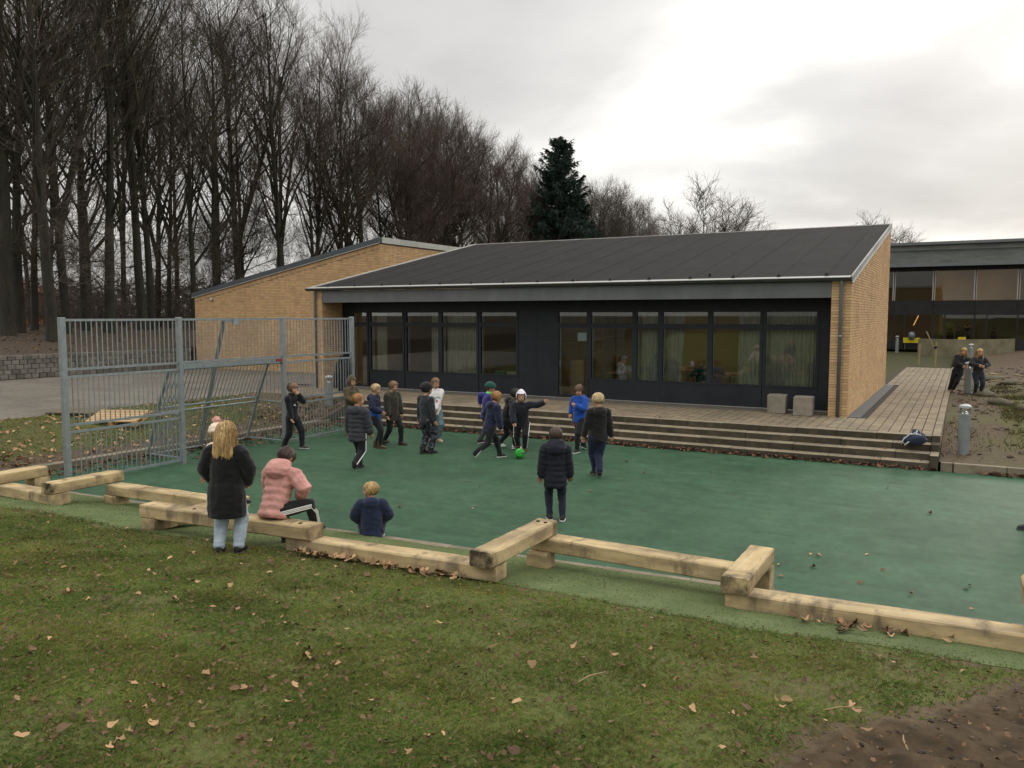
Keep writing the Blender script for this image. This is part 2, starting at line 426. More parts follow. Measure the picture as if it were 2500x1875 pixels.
# plaza with small pavers
def paver_mat(name, c1, c2, cm, sx, sy):
    m = bpy.data.materials.new(name); m.use_nodes = True; t = m.node_tree; nd = t.nodes; lk = t.links; b = nd['Principled BSDF']
    b.inputs['Roughness'].default_value = .85; b.inputs['Specular IOR Level'].default_value = .3
    pos = nd.new('ShaderNodeNewGeometry').outputs['Position']
    br_ = nd.new('ShaderNodeTexBrick'); lk.new(pos, br_.inputs['Vector']); br_.inputs['Scale'].default_value = 1.0
    br_.inputs['Brick Width'].default_value = sx; br_.inputs['Row Height'].default_value = sy; br_.inputs['Mortar Size'].default_value = .007
    br_.inputs['Color1'].default_value = (*c1, 1); br_.inputs['Color2'].default_value = (*c2, 1); br_.inputs['Mortar'].default_value = (*cm, 1)
    n = nd.new('ShaderNodeTexNoise'); n.inputs['Scale'].default_value = .7; n.inputs['Detail'].default_value = 6; lk.new(pos, n.inputs['Vector'])
    mr = nd.new('ShaderNodeMapRange'); mr.inputs[1].default_value = .3; mr.inputs[2].default_value = .7; mr.inputs[3].default_value = .7; mr.inputs[4].default_value = 1.12; lk.new(n.outputs[0], mr.inputs[0])
    hs = nd.new('ShaderNodeHueSaturation'); lk.new(br_.outputs[0], hs.inputs['Color']); lk.new(mr.outputs[0], hs.inputs['Value']); lk.new(hs.outputs[0], b.inputs['Base Color'])
    bp = nd.new('ShaderNodeBump'); bp.inputs['Strength'].default_value = .6; bp.inputs['Distance'].default_value = .006; bp.invert = True; lk.new(br_.outputs['Fac'], bp.inputs['Height']); lk.new(bp.outputs[0], b.inputs['Normal'])
    return m
m_plaza = paver_mat('plaza_pavers', (.20,.175,.140), (.15,.132,.108), (.07,.06,.048), .21, .105)
pz = sheet('plaza', fr(-31.45, -19.35, 1.0), fr(-4, 32, 1.0), lambda x, y: .54, m_plaza)

# terrace: core, pavers, edge stones
m_core = M('joint_sand', (.055,.047,.036), (.035,.03,.024), scale=12, rough=.95)
m_pave = M('terrace_paver', (.262,.212,.142), (.200,.162,.108), scale=5, rough=.85, bump=.25, bscale=120, rnd=.16, hue=.012, grime=(.11,.095,.07), gscale=1.0, gamt=.6)
ter = empty('terrace', (-.4, 18.4, 0), kind='structure')
tc_ = MB().box(-19.36,-.37,18.45,22.2,0,.52).box(-2.5,-.37,22.2,43,0,.52); 
tc_.build('paving_bed', m_core, ter)
me_p = bevel_mesh(MB().box(-.0945,.0945,-.0675,.0675,-.045,0).mesh('paver', m_pave), .005)
pav = []
ix = 0
xx = -.62
while xx > -19.3:
    for iy in range(170):
        y = 18.70 + iy*.14
        if y > 43 or (xx < -2.45 and y > 21.72): break
        if xx < -2.02 and xx > -2.45 and 20.72 < y < 31.35: continue
        if xx < -2.1 and xx > -2.45 and y > 31.3: pass
        pav.append((xx, y))
    xx -= .205
pav.sort(key=lambda p: depth((p[0], p[1], .54)) if in_view((p[0], p[1], .54)) else 1e3+depth((p[0], p[1], .54)))
for x, y in pav[:300]:
    link_mesh('paver', me_p, ter, (x+.4, y-18.4, .545+random.uniform(-.002,.002)), (random.uniform(-.012,.012), random.uniform(-.012,.012), random.uniform(-.012,.012)))
mb = MB()
for x, y in pav[300:]:
    z = .545+random.uniform(-.002,.002); mb.box(x-.0935,x+.0935,y-.0668,y+.0668,.51,z)
o = mb.build('paver', m_pave, ter); o['kind'] = 'stuff'
# edge coping on the right side
me_e = bevel_mesh(MB().box(-.073,.073,-.295,.295,-.3,0).mesh('edge_stone', m_pave), .008)
for i in range(41):
    link_mesh('edge_stone', me_e, ter, (-.438+.4, 18.83+i*.6-18.4, .549+random.uniform(-.002,.002)))
# steps
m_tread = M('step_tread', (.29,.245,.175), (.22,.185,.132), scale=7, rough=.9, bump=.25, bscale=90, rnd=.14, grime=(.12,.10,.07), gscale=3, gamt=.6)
m_riser = M('step_riser', (.090,.075,.052), (.055,.046,.033), scale=5, rough=.92, bump=.3, bscale=90, rnd=.18, grime=(.035,.036,.024), gscale=4, gamt=.8)  # upright faces: shade painted into the colour, along with damp grime
stp = empty('steps', (-8, 17.42, 0), kind='structure')
NOSE = [17.465, 17.77, 18.09, 18.405, 18.62]
for k in range(4):
    x = -15.2 + random.uniform(0, .4); first = True
    xe = -.515
    x0 = -15.2
    while x0 < xe - .02:
        ln = .98 if k < 3 else .8
        x1 = min((x if first else x0 + ln), xe); first = False
        if x1 - x0 > .05:
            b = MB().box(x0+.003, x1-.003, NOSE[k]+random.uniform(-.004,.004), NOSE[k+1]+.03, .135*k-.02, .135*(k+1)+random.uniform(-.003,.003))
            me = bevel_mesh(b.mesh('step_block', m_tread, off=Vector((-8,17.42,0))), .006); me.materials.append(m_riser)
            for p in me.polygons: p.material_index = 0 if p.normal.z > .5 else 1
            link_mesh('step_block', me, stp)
        x0 = x1
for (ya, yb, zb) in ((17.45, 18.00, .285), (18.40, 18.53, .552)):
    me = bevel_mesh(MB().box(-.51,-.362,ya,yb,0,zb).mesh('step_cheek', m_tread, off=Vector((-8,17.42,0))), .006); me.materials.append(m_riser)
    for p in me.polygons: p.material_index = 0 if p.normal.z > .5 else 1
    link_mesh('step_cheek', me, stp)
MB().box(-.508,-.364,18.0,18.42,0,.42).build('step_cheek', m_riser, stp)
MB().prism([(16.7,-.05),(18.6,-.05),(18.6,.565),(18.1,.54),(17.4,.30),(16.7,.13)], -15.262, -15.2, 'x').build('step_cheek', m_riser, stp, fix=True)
# slate drip strip beside the brick gable
m_slate = M('slate_strip', (.095,.10,.105), (.075,.08,.085), scale=8, rough=.7, bump=.2, bscale=70)
MB().box(-2.385,-2.10,20.76,31.3,.45,.556).build('drip_strip', m_slate)['kind'] = 'structure'
# ------------------------------------------------------------------ buildings
def brick_material(name, c1, c2):
    return M(name, c1, c2, scale=30, rough=.9, bump=.3, bscale=140, rnd=.13, hue=.012, spec=.2, grime=(.26,.155,.075), gscale=1.1, gamt=.35)
m_brick = brick_material('yellow_brick', (.60,.408,.222), (.52,.342,.178))
m_mortar = M('mortar', (.29,.21,.13), (.22,.16,.098), scale=20, rough=.95, bump=.3, bscale=150)
me_brick = MB().add([(-.5,-.5,-.5),(.5,-.5,-.5),(.5,.5,-.5),(-.5,.5,-.5),(-.5,-.5,.5),(.5,-.5,.5),(.5,.5,.5),(-.5,.5,.5)],
                    [(0,3,2,1),(4,5,6,7),(0,1,5,4),(1,2,6,5),(3,0,4,7)]).mesh('brick', m_brick)      # local -y is the face
def lay_face(o, u, n, length, ztop, CH=.0667, seed=0, soldier=None):
    """bricks of one face: list of (centre, u, n, len, height, tilt)"""
    rnd = random.Random(seed); out = []
    o = Vector(o); u = Vector(u); n = Vector(n); zmax = max(ztop(0), ztop(length)); row = 0
    z = 0.0
    while o.z + z < zmax:
        s = -.30 if row % 2 else 0.0
        pat = ['s', 's', 'h']; i = 0
        while s < length - 1e-4:
            w = .24 if pat[i % 3] == 's' else .12
            a = max(s, 0); b = min(s + w, length); i += 1; s += w
            if b - a < .035: continue
            zt = min(ztop(a), ztop(b)) - (soldier or 0)
            if o.z + z + CH - .012 > zt: continue
            pr = rnd.uniform(-.002, .003)
            out.append((o + u*((a+b)/2) + Vector((0,0,z + CH/2)) - n*(.05 - pr), u, n, b-a-.011, CH-.012, 0))
        z += CH; row += 1
    if soldier:
        sl_ = (ztop(length) - ztop(0))/length; k = int(length/.0667)
        for i in range(k):
            s = (i+.5)*.0667
            zt = ztop(s)
            out.append((o + u*s + Vector((0,0,zt - o.z - soldier/2 - .01)) - n*(.05 - rnd.uniform(-.002,.003)), u, n, .055, soldier - .02, 0))
    return out
def lay_bricks(parent, bricks, limit=300):
    def size(b):
        c = b[0]
        if not in_view(c): return 0
        d = depth(c); v = (cam.location - c).normalized()
        return b[3]*b[4]*max(0, v.dot(b[2]))/d/d
    bricks = sorted(bricks, key=size, reverse=True); og = org_of(parent)
    for c, u, n, ln, h, t in bricks[:limit]:
        rz = math.atan2(-n.x, n.y) + PI
        link_mesh('brick', me_brick, parent, c - og, (0, 0, rz), (ln, .10, h))
    mb = MB()
    for c, u, n, ln, h, t in bricks[limit:]:
        a = u*(ln/2); q = n*.05; w = Vector((0,0,h/2))
        mb.add([c-a-w+q, c+a-w+q, c+a+w+q, c-a+w+q, c-a-w-n*.01, c+a-w-n*.01, c+a+w-n*.01, c-a+w-n*.01],
               [(0,1,2,3),(1,5,6,2),(4,0,3,7),(3,2,6,7),(4,5,1,0)])
    o = mb.build('brick', m_brick, parent, fix=False); o['kind'] = 'stuff'
    return o

# ---- main pavilion
ZT = .54
RS = .2106
def z_roof(Y): return 3.87 + RS*(Y - 20.75)
sb = empty('classroom_pavilion', (-10.7, 20.8, ZT), 'low yellow brick classroom pavilion with black pent roof and dark glazed front', 'building')
m_navy = M('navy_panel', (.011,.0145,.019), (.014,.018,.023), scale=3, rough=.55, spec=.35)
m_soff = M('black_soffit', (.010,.010,.011), rough=.8)
m_fasc = M('fascia_grey', (.135,.145,.150), (.115,.125,.130), scale=2, rough=.5, spec=.4)
m_zinc = M('zinc_grey', (.16,.18,.185), (.125,.14,.145), scale=6, rough=.45, metal=.3, spec=.5)
m_lite = M('light_metal_trim', (.52,.51,.47), (.42,.41,.38), scale=5, rough=.5, metal=.2, spec=.5)
m_roof = M('roofing_felt', (.022,.0212,.0210), (.018,.0172,.0172), scale=2.5, rough=.85, bump=.3, bscale=150, spec=.12, grime=(.029,.027,.0255), gscale=.6, gamt=.6)
speckle(m_roof, [(1.6, .10, (6,.35,1)), (.5, .07, (1,1,1)), (60, .08, (1,1,1))]); speckle(m_navy, [(2.0, .18, (1,1,.5)), (14, .08, (1,1,1))]); speckle(m_fasc, [(1.5, .10, (1.5,1,.4))])
# cores of walls
mb = MB().box(-2.828,-2.403,20.797,21.9,.40,3.80)
mb.prism([(20.798,.40),(31.2,.40),(31.2,z_roof(31.2)-.06),(20.798,z_roof(20.798)-.06)], -2.75, -2.404, 'x')
mb.build('gable_wall', m_mortar, sb, fix=True)
MB().box(-19.04,-18.695,20.797,31.2,.40,3.80).build('end_wall', m_mortar, sb)
br_ = []
br_ += lay_face((-2.39,20.785,ZT-.03), (0,1,0), (1,0,0), 10.45, lambda s: z_roof(20.785+s)-.10, seed=1, soldier=None)
br_ += lay_face((-2.83,20.785,ZT-.03), (1,0,0), (0,-1,0), .44, lambda s: 3.80, seed=2)
br_ += lay_face((-19.05,20.785,ZT-.03), (1,0,0), (0,-1,0), .37, lambda s: 3.80, seed=3)
br_ += lay_face((-18.68,20.79,ZT-.03), (0,1,0), (1,0,0), 1.0, lambda s: 3.40, seed=4)
speckle(m_brick, [(.55, .06, (1,1,1)), (2.5, .05, (1,1,.35))])
lay_bricks(sb, br_)
MB().box(-18.68,-2.83,20.95,31.2,.38,.548).build('interior_floor', M('lino', (.16,.145,.12), (.13,.12,.1), rough=.5), sb)
MB().box(-18.69,-2.82,20.86,21.84,3.385,3.42).build('soffit', m_soff, sb)
fx = [-18.68,-16.9,-14.9,-12.9,-10.9,-8.9,-6.9,-4.9,-2.83]
for a, b in zip(fx, fx[1:]): MB().box(a+.0015,b-.0015,20.80,20.86,3.38,3.76).build('fascia_panel', m_fasc, sb)
# gutter
mb = MB(); n = 10
prof = [(.075*math.cos(PI+PI*i/n), .08*math.sin(PI+PI*i/n)) for i in range(n+1)]
ring = prof + [(x*.88, y*.86) for x, y in reversed(prof)]
k = len(ring); gv = []
for X in (-19.27, -2.375):
    gv += [(X, 20.70+a, 3.845+b) for a, b in ring]
mb.add(gv, [(i, (i+1) % k, k+(i+1) % k, k+i) for i in range(k)] + [tuple(range(k)), tuple(range(2*k-1, k-1, -1))])
g = mb.build('gutter', M('gutter_zinc', (.085,.095,.092), (.07,.078,.076), scale=5, rough=.5, metal=.3), sb, fix=True)
for i in range(22): MB().cbox((-18.9+i*.78, 20.70, 3.835), (.02,.165,.03)).build('gutter_bracket', m_zinc, g)
MB().add([(x, y, z_roof(y)+dz) for x in (-19.2,-2.40) for y in (20.585,20.78) for dz in (.006,.018)], [(0,1,3,2),(4,6,7,5),(0,4,5,1),(2,3,7,6),(1,5,7,3),(0,2,6,4)]).build('eave_trim', M('bright_drip_edge', (.38,.375,.35), rough=.45, metal=.1), sb, fix=True)
# downpipes
def downpipe(X, z0):
    p = MB().tube([(X,20.71,3.79),(X,20.71,3.72),(X,20.725,3.6),(X,20.725,z0)], .042, 10).build('downpipe', m_zinc, sb, smooth=True)
    MB().tube([(X,20.725,2.42),(X,20.725,2.50)], .052, 10).build('pipe_collar', m_zinc, p, smooth=True)
downpipe(-2.60, ZT-.02); downpipe(-18.93, ZT-.02)
# roof: felt lengths laid from eave to ridge
marks = [-19.1,-18.40] + [-17.29+1.103*i for i in range(14)] + [-2.40]
th = math.atan(RS)
for i, (a, b) in enumerate(zip(marks, marks[1:])):
    lift = .004*(i % 2)
    ya, yb = 20.735, 31.15; 
    def zz(y): return z_roof(y) + lift
    v = []
    for x in (a, b + .02):
        for y in (ya, yb):
            v += [(x, y, zz(y)), (x, y, zz(y) - .055)]
    m_ = MB().add(v, [(0,4,6,2),(1,3,7,5),(0,1,5,4),(2,6,7,3),(0,2,3,1),(4,5,7,6)])
    if i > 0:   # raised lap at the seam
        w = [(a-.014,ya,zz(ya)+.001),(a+.014,ya,zz(ya)+.001),(a+.014,yb,zz(yb)+.001),(a-.014,yb,zz(yb)+.001)]
        w2 = [(p[0],p[1],p[2]+.006) for p in w]
        m_.add(w+w2, [(4,5,6,7),(0,1,5,4),(1,2,6,5),(2,3,7,6),(3,0,4,7)])
    m_.build('roof_panel', m_roof, sb, fix=True)
    if i > 0:
        MB().add([(a-.07,20.76,zz(20.76)),(a+.07,20.76,zz(20.76)),(a,20.95,zz(20.95)),(a,20.80,zz(20.8)+.10)], [(0,1,3),(1,2,3),(2,0,3),(0,2,1)]).build('seam_cap', m_soff, sb)
MB().box(-5.9,-5.85,21.2,21.25,z_roof(21.2),z_roof(21.2)+.07).build('roof_stub', m_soff, sb)
# trims along verge and ridge
def verge(x0, x1, dz0, dz1, name, mat, y0=20.72, y1=31.2, par=sb):
    return MB().add([(x0,y0,z_roof(y0)+dz0),(x1,y0,z_roof(y0)+dz0),(x1,y1,z_roof(y1)+dz0),(x0,y1,z_roof(y1)+dz0),
              (x0,y0,z_roof(y0)+dz1),(x1,y0,z_roof(y0)+dz1),(x1,y1,z_roof(y1)+dz1),(x0,y1,z_roof(y1)+dz1)],
             [(0,3,2,1),(4,5,6,7),(0,1,5,4),(1,2,6,5),(2,3,7,6),(3,0,4,7)]).build(name, mat, par)
vy = [20.72 + (31.2-20.72)*i/7 for i in range(8)]
for a, b in zip(vy, vy[1:]): verge(-2.402, -2.365, -.125, .028, 'verge_flashing', M('verge_zinc', (.30,.31,.30), (.24,.25,.245), scale=4, rough=.45, metal=.35, rnd=.2), a+.003, b-.003)
verge(-2.372, -2.35, -.150, -.128, 'verge_drip', m_lite)
verge(-19.16, -19.08, -.10, .03, 'verge_flashing', m_lite)
MB().box(-19.16,-2.36,31.15,31.22,z_roof(31.15)-.2,z_roof(31.15)+.03).build('ridge_trim', m_lite, sb)
MB().box(-19.0,-2.5,31.0,31.15,.4,z_roof(31.0)-.08).build('back_wall', m_mortar, sb)

# glazed front
Yf = 21.80
m_glass = glass_mat('window_glass', (.86,.89,.86), 1.5, 1.3)
m_inner = M('pale_inner_frame', (.42,.41,.37), rough=.6)
wins = [(-17.46,-16.15),(-15.98,-14.73),(-14.59,-13.31),(-13.15,-11.90),(-9.44,-8.19),(-8.05,-7.44),(-7.30,-6.06),(-5.92,-4.68),(-4.53,-3.29)]
def win_frame(x0, x1, z0, name='window'):
    f = MB()
    f.box(x0-.07,x0,Yf-.03,Yf+.06,z0-.04,3.10).box(x1,x1+.07,Yf-.03,Yf+.06,z0-.04,3.10)
    f.box(x0,x1,Yf-.03,Yf+.06,z0-.04,z0).box(x0,x1,Yf-.03,Yf+.06,2.60,2.73).box(x0,x1,Yf-.03,Yf+.06,3.05,3.10)
    w = f.build(name, m_navy, sb)
    MB().box(x0,x1,Yf+.012,Yf+.02,z0,2.60).build('pane', m_glass, w)
    MB().box(x0,x1,Yf+.012,Yf+.02,2.73,3.05).build('pane', m_glass, w)
    MB().box(x0-.005,x0+.025,Yf+.065,Yf+.16,z0,3.05).build('inner_frame', m_inner, w)
    return w
for x0, x1 in wins:
    win_frame(x0, x1, 1.15)
    MB().box(x0-.068,x1+.068,Yf-.015,Yf+.05,.555,1.108).build('sill_panel', m_navy, sb)
win_frame(-18.21, -17.63, .60, 'side_light')
d = win_frame(-10.48, -9.58, .62, 'door')
MB().cbox((-10.40,Yf-.06,1.55), (.025,.04,.16)).build('door_handle', m_zinc, d)
MB().box(-18.68,-2.83,Yf-.012,Yf+.05,3.102,3.42).build('header_panel', m_navy, sb)
for a, b in ((-18.68,-18.282),(-11.828,-11.21),(-11.207,-10.552),(-3.218,-2.83)):
    MB().box(a,b,Yf-.014,Yf+.05,.555,3.10).build('solid_panel', m_navy, sb)
MB().box(-18.6,-2.84,Yf-.06,Yf-.02,.54,.556).build('threshold', m_lite, sb)
# interior
m_wallY = M('ochre_wall', (.46,.38,.20), (.42,.34,.18), scale=1.5, rough=.85)
m_wallG = M('grey_room_wall', (.16,.15,.13), rough=.9)
MB().box(-10.9,-2.84,27.4,27.5,.55,3.38).build('room_back_wall', m_wallY, sb)
MB().box(-18.66,-11.1,26.4,26.5,.55,3.38).build('room_back_wall', m_wallG, sb)
MB().box(-11.1,-10.95,21.86,27.4,.55,3.38).build('room_partition', m_wallY, sb)
MB().box(-18.66,-2.84,21.86,27.5,3.36,3.42).build('ceiling', M('ceiling_white', (.55,.53,.48), rough=.9), sb)
MB().box(-2.86,-2.76,21.86,27.4,.55,3.38).build('room_side_wall', m_wallY, sb)
# curtains
m_cur = M('curtain_cloth', (.46,.45,.39), (.36,.35,.30), scale=3, rough=.95, stretch=(6,1,.4), spec=.05)
def curtain(x0, x1, label, amp=.035, z0=1.10, z1=3.06, yy=22.06, cut=0):
    n = max(6, int((x1-x0)/.018)); vs = []; rows = 7
    for r in range(rows+1):
        z = z0 + (z1-z0)*r/rows
        for i in range(n+1):
            t = i/n; x = x0+(x1-x0)*t + (cut*(1-r/rows)*t if cut else 0)
            vs.append((x, yy + amp*math.sin(x*2*PI/.105 + .6*math.sin(x*5)) + .012*math.sin(z*2+x*9), z))
    fs = [(r*(n+1)+i, r*(n+1)+i+1, (r+1)*(n+1)+i+1, (r+1)*(n+1)+i) for r in range(rows) for i in range(n)]
    o = link_mesh('curtain', np_mesh('curtain', np.array(vs), np.array(fs), m_cur, True))
    return tag(o, label, 'curtain', 'curtains behind the pavilion windows')
curtain(-17.42,-17.0,'narrow curtain drawn aside at the left edge of the leftmost wide window')
curtain(-15.20,-14.70,'curtain at the right side of the second wide window from the left')
curtain(-14.58,-13.32,'pale curtain filling the window left of the narrow one beside the solid panel')
curtain(-12.06,-11.88,'thin strip of curtain at the right edge of the window beside the solid wall panel', cut=.1)
curtain(-8.04,-7.45,'curtain filling the narrowest window of the glazed front')
curtain(-7.28,-6.75,'curtain covering the left half of the window right of the narrow window', cut=-.1)
curtain(-5.30,-4.66,'curtain covering the right half of the second window from the right pier')
curtain(-4.52,-3.30,'curtain filling the rightmost window next to the brick pier', amp=.05)
# lit pendant in the right-hand room
lp = empty('ceiling_lamp', (-7.6,25.0,3.3), 'lit ceiling lamp in the right-hand classroom', 'lamp')
MB().box(-8.4,-6.8,24.9,25.1,3.30,3.36).build('lamp_housing', m_lite, lp)
MB().box(-8.38,-6.82,24.91,25.09,3.285,3.298).build('diffuser', emit('lamp_glow', (1,.80,.48), 9.0), lp)
# furniture seen through the glass
m_wood = M('birch_wood', (.42,.27,.13), (.36,.225,.105), scale=3, rough=.6, stretch=(1,1,6))
def cupboard():
    r = empty('cupboard', (-10.2,22.6,.55), 'birch cupboard standing just inside the glazed door', 'cupboard')
    MB().box(-10.42,-9.98,22.5,22.9,.55,1.62).build('carcass', m_wood, r)
    MB().box(-10.40,-10.0,22.478,22.497,.62,1.60).build('cupboard_door', m_wood, r)
cupboard()
def desk(x, y, lab):
    r = empty('desk', (x,y,.55), lab, 'desk', 'desks in the right-hand classroom')
    MB().box(x-.6,x+.6,y-.3,y+.3,1.24,1.27).build('desk_top', m_wood, r)
    for sx in (-.55,.55):
        for sy in (-.25,.25): MB().tube([(x+sx,y+sy,.55),(x+sx,y+sy,1.24)], .018, 6).build('leg', m_zinc, r)
for i, (x, y) in enumerate([(-8.7,23.0),(-6.4,23.3),(-5.4,24.1),(-7.4,24.8)]):
    desk(x, y, ['birch desk behind the window right of the glazed door','birch desk behind the half curtained window','birch desk behind the second window from the right pier','birch desk deepest in the classroom below the lamp'][i])
nt_ = MB().box(-9.88,-9.60,Yf+.024,Yf+.027,2.22,2.46).build('notice', M('paper_blue_white', (.62,.68,.72), rough=.8)); tag(nt_, 'pale paper notice taped inside the glazed door', 'notice')
ps = MB().box(-6.4,-5.9,27.38,27.395,1.9,2.5).build('poster', M('poster_paper', (.50,.46,.32), (.3,.26,.18), scale=9, rough=.8)); tag(ps, 'faded poster on the back wall of the right-hand classroom', 'poster')
for i, (x, c, lab) in enumerate([(-12.6,(.10,.25,.12),'flat green box on the sill left of the solid panel'),(-12.2,(.30,.34,.24),'pale green box on the sill right beside the green one')]):
    o = bpy.data.objects.new('storage_box', bevel_mesh(MB().box(x-.17,x+.17,22.0,22.25,1.12,1.24).mesh('storage_box', M('box_%d' % i, c, rough=.6)), .01)); COL.objects.link(o); tag(o, lab, 'box')
def sill_table(x0, x1, lab):
    o = MB().box(x0,x1,21.95,22.3,1.06,1.115).build('window_shelf', m_wood); tag(o, lab, 'shelf')
sill_table(-13.1,-11.9,'birch shelf below the window left of the solid panel')

# ---- brick wing on the left
lw = empty('brick_wing', (-26, 26.24, ZT), 'windowless yellow brick wing with a roof sloping down to the left', 'building')
def zl(X): return 3.80 + (5.84-3.80)*(X + 31.3)/10.8
MB().prism([(-31.28,.4),(-20.515,.4),(-20.515,zl(-20.515)-.02),(-31.28,zl(-31.28)-.02)], 26.255, 36, 'y').build('wall_core', m_mortar, lw, fix=True)
bb = lay_face((-31.3,26.24,ZT-.03), (1,0,0), (0,-1,0), 10.8, lambda s: zl(-31.3+s), seed=11, soldier=.20)
bb += [b for b in lay_face((-20.5,26.24,ZT-.03+.0667*48), (0,1,0), (1,0,0), 5.6, lambda s: 5.82, seed=12)]
lay_bricks(lw, bb)
m_flash = M('dark_flashing', (.075,.088,.098), (.062,.073,.082), scale=3, rough=.5, metal=.2, spec=.4)
MB().prism([(-31.42,zl(-31.42)+.0),(-20.47,zl(-20.47)),(-20.47,zl(-20.47)+.21),(-31.42,zl(-31.42)+.21)], 26.17, 26.30, 'y').build('roof_edge', m_flash, lw, fix=True)
MB().prism([(-31.42,zl(-31.42)-.025),(-20.47,zl(-20.47)-.025),(-20.47,zl(-20.47)-.003),(-31.42,zl(-31.42)-.003)], 26.16, 26.19, 'y').build('drip_edge', m_lite, lw, fix=True)
MB().prism([(-31.40,zl(-31.42)+.05),(-20.52,zl(-20.47)+.05),(-20.52,zl(-20.47)+.17),(-31.40,zl(-31.42)+.17)], 26.31, 36, 'y').build('roof', m_roof, lw, fix=True)
for i in range(5):
    MB().box(-20.51,-20.44,26.305+i*1.2,27.50+i*1.2,5.83,6.06).build('parapet_panel', M('parapet_metal', (.40,.41,.37), (.34,.35,.32), scale=3, rough=.5, metal=.25, rnd=.08), lw)
o = MB().ellipsoid((-30.11,26.16,3.69), (.07,.08,.07)).build('wall_lamp', m_lite, lw, smooth=True)
MB().box(-20.4,-19.9,21.3,21.5,.541,.56).build('drain_grate', m_soff)
bpy.data.objects['drain_grate']['kind'] = 'structure'

# ---- two storey wing far right
fw = empty('two_storey_wing', (0, 63.7, .6), 'long two-storey school wing with dark cladding and warm lit windows, far right', 'building')
YF = 63.7
m_dark = M('dark_cladding', (.016,.016,.017), (.022,.022,.022), scale=2, rough=.6)
m_fglass = glass_mat('wing_glass', (.72,.74,.70), 1.5, 1.3)
m_oldroof = M('old_felt', (.060,.066,.060), (.045,.050,.046), scale=1.2, rough=.9, stretch=(1,1,4), grime=(.10,.105,.098), gscale=.8, gamt=.5)
X0, X1 = -16.0, 16.0
MB().add([(X0,YF-.7,6.48),(X1,YF-.7,6.48),(X1,YF+.9,7.50),(X0,YF+.9,7.50),(X0,YF-.7,6.40),(X1,YF-.7,6.40),(X1,YF+.9,7.42),(X0,YF+.9,7.42)],
         [(0,1,2,3),(7,6,5,4),(0,4,5,1),(2,6,7,3),(1,5,6,2),(3,7,4,0)]).build('lower_roof', m_oldroof, fw, fix=True)
MB().box(X0,X1,YF+.9,YF+1.0,7.42,7.85).build('clerestory', M('clerestory_metal', (.22,.23,.22), (.14,.15,.145), scale=1.0, rough=.5, stretch=(.6,1,3)), fw)
MB().box(X0,X1,YF+.6,YF+6,7.86,8.05).build('upper_roof', M('pale_roof', (.17,.185,.20), (.14,.15,.16), scale=1, rough=.6), fw)
MB().box(X0,X1,YF-.78,YF-.66,6.28,6.49).build('eave_trim', m_zinc, fw)
MB().box(X0,X1,YF-.02,YF+.2,6.02,6.42).build('window_header', m_dark, fw)
for i in range(-4, 5):
    a = -2.06 + 2.49*i; b = a + 2.49
    MB().box(a+.004,b-.004,YF-.02,YF+.2,3.0,3.98).build('spandrel', m_dark, fw)
    w = MB().box(a-.07,a+.0,YF-.03,YF+.12,4.0,6.0).box(a+.05,a+.10,YF-.03,YF+.12,4.0,6.0).build('window', m_inner, fw)
    MB().box(a+.0,a+.05,YF-.05,YF+.14,.62,6.02).build('mullion', m_dark, w)
    MB().box(a+.10,b-.07,YF+.02,YF+.03,4.0,6.0).build('pane', m_fglass, w)
    w2 = MB().box(a+.05,a+.10,YF-.03,YF+.12,1.2,3.0).box(a+.72,a+.80,YF-.03,YF+.12,.62,3.0).box(a+.1,b-.02,YF-.03,YF+.12,.62,1.25).build('window', m_dark, fw)
    MB().box(a+.10,a+.72,YF+.02,YF+.03,1.25,3.0).build('pane', m_fglass, w2)
    MB().box(a+.80,b,YF+.02,YF+.03,1.25,3.0).build('pane', m_fglass, w2)
m_warm = M('orange_brown_wall', (.52,.36,.17), (.46,.31,.14), scale=1, rough=.8)
m_brn = M('brown_wall', (.26,.16,.085), (.22,.135,.07), scale=1, rough=.8)
MB().box(X0,X1,YF+.2,YF+6,3.3,3.6).build('floor_slab', m_inner, fw)
MB().box(X0,X1,YF+.2,YF+6,6.25,6.4).build('ceiling', m_inner, fw)
for i in range(-4, 5):
    a = -2.06 + 2.49*i
    MB().box(a,a+2.49,YF+2.6,YF+2.7,3.6,6.25).build('inner_wall', m_brn if i in (-1,-2,2) else m_warm, fw)
    MB().box(a-.05,a+.05,YF+.3,YF+2.6,3.6,6.25).build('room_divider', m_warm, fw)
    MB().box(a,a+2.49,YF+4.0,YF+4.1,.6,3.3).build('inner_wall', m_brn if i in (-1,) else M('green_yellow_wall', (.30,.30,.12), rough=.8), fw)
MB().box(X0,X1,YF+.2,YF+6,.55,.62).build('ground_floor', m_wallG, fw)
MB().box(X0,X1,YF+5.9,YF+6,.6,7.9).build('back_wall', m_dark, fw)
for i, x in enumerate([-1.55, .95, 3.45, -.9]):
    r = empty('wall_lamp', (x, YF+2.4, 5.95), ['warm lit lamp behind the second upper window from the pavilion corner','warm lit lamp behind the third upper window from the pavilion corner','warm lit lamp behind the upper window at the right edge','dim warm lamp behind the ground floor window','warm lit lamp beyond the right edge of the picture'][i], 'lamp')
    z = 5.75 if i != 3 else 2.75
    yl = YF+.42 if i != 3 else YF+1.5; z = 6.12 if i != 3 else 3.2
    MB().tube([(x,yl,z),(x,yl,z+.1)], .07, 8).build('lamp_body', m_zinc, r)
    MB().tube([(x,yl,z-.025),(x,yl,z-.005)], .06, 8).build('lamp_glow', emit('warm_%d' % i, (1,.74,.40), 340 if i != 3 else 150), r)
tl = empty('fluorescent_tube', (-3.3,YF+2,2.4), 'slanting orange lit tube behind the left ground floor window', 'lamp')
